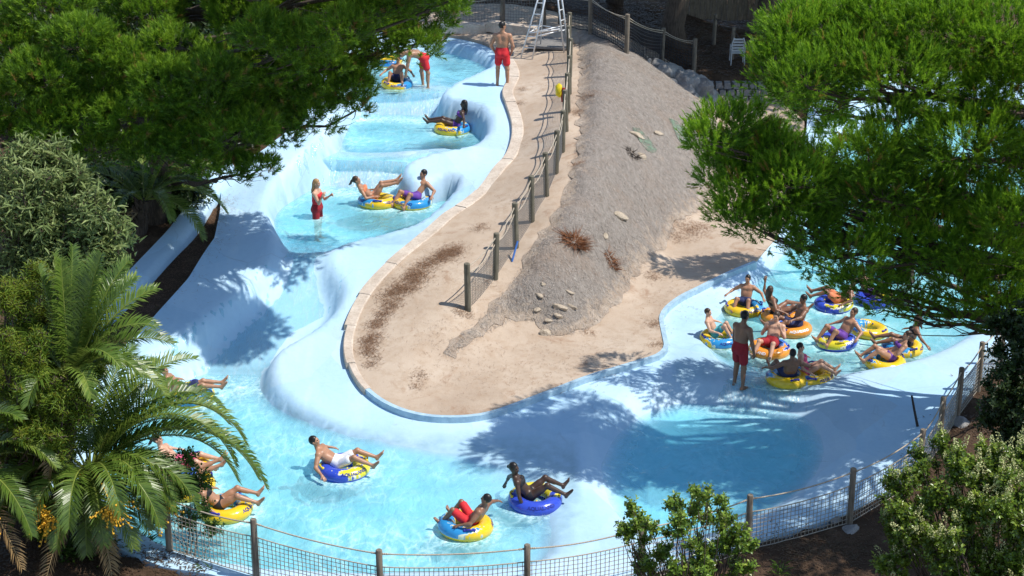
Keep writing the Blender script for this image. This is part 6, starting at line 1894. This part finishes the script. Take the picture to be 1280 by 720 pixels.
def palm(label, base, crown, fronds, seed, trunk_r=.2, fruit=True, scale=1.0, dry=6):
    root = empty('palm_tree', base, label, 'palm')
    base, crown = Vector(base), Vector(crown)
    r = np.random.default_rng(seed)
    tp = curve_pts(base - Vector((0, 0, .3)), crown, 8, 0, r, .04)
    mb = MB(); mb.tube(tp, [trunk_r * (1.2 if k < 2 else 1.0) for k in range(9)], 12)
    for k in range(60):
        u = r.uniform(.2, 1); p = base.lerp(crown, u); a = r.uniform(0, 2 * pi)
        q = p + Vector((cos(a), sin(a), 0)) * trunk_r * .9
        mb.tube([q, q + Vector((cos(a) * .10, sin(a) * .10, .16))], [.05, .02], 4)
    mb.build('trunk', M_BARK, root)
    for i, (az, el, L, dr, tw) in enumerate(fronds):
        me = frond_mesh(radians(az), radians(el), L, seed * 100 + i, dr, twist=tw, nleaf=int(32 * L) + 12, leafL=.44 * scale)
        o = link('frond', me, M_PALM, root); o.location = crown - base + Vector((cos(radians(az)), sin(radians(az)), .3)) * .1
    for i in range(dry):
        az = r.uniform(0, 360)
        me = frond_mesh(radians(az), radians(r.uniform(-50, -20)), r.uniform(1.4, 2.2), seed * 200 + i, .5, nleaf=34, leafL=.36)
        o = link('frond', me, M_PALMD, root); o.location = crown - base - Vector((0, 0, .15))
        o['label'] = 'dry brown drooping frond'
    if fruit:
        for j, (az, L) in enumerate(((-62, 1.35), (-115, 1.2), (-15, 1.25))):
            a = radians(az); st = crown; e = crown + Vector((cos(a) * L, sin(a) * L, -.05 - .25 * j))
            mb = MB(); mb.tube(curve_pts(st, e, 5, .15), .015, 5)
            for k in range(34):
                d = Vector(r.normal(0, 1, 3)) * .16 + Vector((cos(a) * .12, sin(a) * .12, -.20)); q = e + d
                mb.tube([e, e + d * .5 + Vector((0, 0, .03)), q], .005, 3, cap=False)
                for z in range(4):
                    sphere_into(mb, e + d * (.5 + .17 * z) + Vector(r.normal(0, .012, 3)), .024, 5, 3)
            mb.build('fruit_cluster', M_FRUIT, root, True)
    return root
M_FRUIT = simple('orange_dates', (.72, .40, .03), .5, .3, 20)
pc = atY(112, 588, 29.0); pb = gbase(112, 690, .35, 29.0)
# azimuth (deg, 0 = right, -90 = towards the camera), elevation, length, droop, twist
FR = [(2, 46, 4.0, 1.35, 0), (-10, 34, 2.5, 1.3, .2), (14, 58, 3.7, 1.45, 0), (-25, 22, 1.8, 1.1, 0), (30, 50, 3.2, 1.1, 0), (-40, 35, 2.3, 1.2, 0), (-60, 48, 2.1, 1.3, .2), (-90, 40, 2.0, 1.2, 0), (-115, 35, 2.0, 1.2, 0), (-140, 40, 2.1, 1.2, 0), (-165, 30, 2.2, 1.1, 0),
      (178, 50, 2.2, 1.1, 0), (8, 24, 2.2, 1.1, 0), (-5, 8, 1.7, .9, 0), (-30, -5, 1.6, .8, 0), (-70, 5, 1.7, .9, 0), (-105, 0, 1.7, .9, 0), (-150, 5, 1.8, .9, 0), (20, 36, 3.3, 1.25, 0), (-18, 48, 2.1, 1.5, 0), (60, 62, 2.6, .8, .4), (95, 70, 2.3, .6, .7), (-45, -20, 1.7, .7, 0), (-85, -25, 1.6, .7, 0), (-12, -18, 1.5, .7, 0), (45, 40, 2.8, 1.1, 0), (0, 60, 3.6, 1.6, 0), (10, 42, 3.7, 1.25, 0), (-14, 20, 1.8, 1.1, 0), (24, 60, 3.2, 1.2, .2), (35, 66, 3.0, .9, .3), (16, 14, 2.0, .9, 0), (-22, 36, 2.1, 1.3, 0), (50, 55, 2.9, 1.0, .2), (70, 66, 2.6, .7, .5), (110, 62, 2.4, .8, .2), (140, 55, 2.4, .9, 0), (-35, 50, 1.9, 1.5, 0)]
palm('date palm with long arching fronds and orange fruit beside the landing pool', pb, pc, FR, 5, dry=8)
pc4 = atY(86, 472, 28.9); pb4 = gbase(88, 640, .5, 28.9)
palm('upright young palm with stiff fronds rising behind the arching date palm', pb4, pc4, [(95, 84, 2.1, .15, 1.3), (40, 66, 2.3, .4, .6), (25, 58, 2.2, .5, .5), (60, 72, 2.2, .3, .9), (130, 74, 2.0, .3, 1.0), (10, 45, 2.0, .7, .3), (0, 60, 2.0, .8, .2), (75, 60, 1.9, .4, .6), (-20, 50, 1.7, 1.0, 0), (-60, 50, 1.5, 1.1, 0), (150, 55, 1.7, .8, 0), (-110, 45, 1.4, 1.1, 0), (48, 78, 1.9, .2, 1.1), (15, 28, 1.8, .9, 0), (85, 74, 2.3, .2, 1.3), (30, 76, 2.3, .25, 1.0), (110, 80, 2.2, .15, 1.4), (5, 68, 2.2, .5, .4), (52, 58, 2.2, .5, .5), (-40, 60, 1.8, 1.0, 0), (-10, 35, 2.0, 1.0, 0)], 9, .15, False, .9, 2)
pb2 = gbase(-25, 700, .4, 28.2)
palm('small palm at the left edge with its crown cut by the frame', pb2, pb2 + Vector((0, 0, 2.0)), [(a, e, 2.2, 1.0, 0) for a, e in ((-60, 45), (-20, 50), (20, 55), (-90, 60), (-40, 20), (0, 30), (-75, 10), (60, 60), (-110, 30), (-130, 55), (-30, 70))], 6, .16, True, .9, 3)
pb3 = gbase(175, 290, 1.5, 43.3)
palm('dark palm in deep shade under the left pine', pb3, pb3 + Vector((.2, 0, .9)), [(a, e, 2.3, .9, 0) for a, e in ((-20, 45), (20, 50), (60, 55), (-60, 40), (100, 50), (140, 45), (-100, 40), (-140, 45), (0, 70), (180, 50), (-35, 20), (10, 25))], 7, .16, False, .9, 2)

# ---- small things on the soil under the palm
def weeds(label, px, py, R, n, L, W, seed, m=M_WEED, name='weed_clump', up=.6):
    c = gbase(px, py, .35)
    r = np.random.default_rng(seed)
    q = r.normal(0, R * .5, (n, 2)); xy = q + np.array(c)[:2]
    z = ground_h(xy)
    D_ = unit(np.column_stack([q * .7 / R + r.normal(0, .35, (n, 2)), up * r.uniform(.3, 1.2, n)]))
    B_ = np.column_stack([xy, z + r.uniform(0, .22, n) * up])
    V_, F_ = leaves(B_, D_, r.normal(size=(n, 3)) * .3 + (0, 0, 1), L * r.uniform(.6, 1.3, n), W, .3)
    t_ = np.clip(r.normal(.5, .2, n), 0, 1)
    V_ = V_ - np.array(c)
    o = link(name, mesh_raw(name, V_, F_, False, tint=np.concatenate([t_, t_])), m); o.location = c
    setp(o, label, 'plant', kind='stuff')
weeds('low bright green plant on the soil under the palm, left of the fence', 135, 672, .42, 380, .13, .03, 1)
weeds('spiky pale green tuft on the soil close to the fence', 175, 662, .3, 160, .30, .010, 2, name='grass_tuft', up=1.0)
weeds('leafy dark green plant at the bottom left under the palm', 100, 690, .4, 320, .12, .032, 3)
weeds('thin grass tuft at the foot of the front fence by the shrub', 262, 700, .22, 90, .28, .008, 4, name='grass_tuft', up=1.0)
weeds('tiny weed sprig on the brown soil at the bottom right', 975, 712, .12, 40, .16, .010, 5, name='grass_tuft', up=1.0)
LS = [(60, 700, .4, 1.2), (120, 705, .4, 1.0), (200, 700, .3, .8), (180, 715, .3, .8), (30, 680, .45, 1.2), (240, 715, .25, .5), (1000, 690, .2, 1.0), (1060, 690, .25, 1.0), (1180, 580, .4, .9), (1220, 530, .5, .9), (1250, 480, .55, .8)]
litter('leaf_litter', LS, 4200, leaf_mat('dead_leaf', [(0, (.05, .032, .02)), (.5, (.16, .10, .055)), (1, (.32, .23, .14))], .1), .09, 6, wv=.014)
litter('soil_litter', [(215, 320, 1.4, 1.4), (240, 290, 1.6, 1.2), (190, 360, 1.15, 1.2), (262, 262, 1.8, 1.0), (150, 395, 1.0, 1.0)], 4500, M_DRYL, .12, 9)
litter('shade_litter', [(900, 85, 1.6, 2.0), (860, 40, 2.0, 3.0), (780, 20, 2.7, 3.0), (930, 60, 1.6, 2.5), (740, 5, 3.0, 3.0), (900, 15, 1.8, 3.0)], 6000, bpy.data.materials['dead_leaf'], .16, 8, wv=.03)
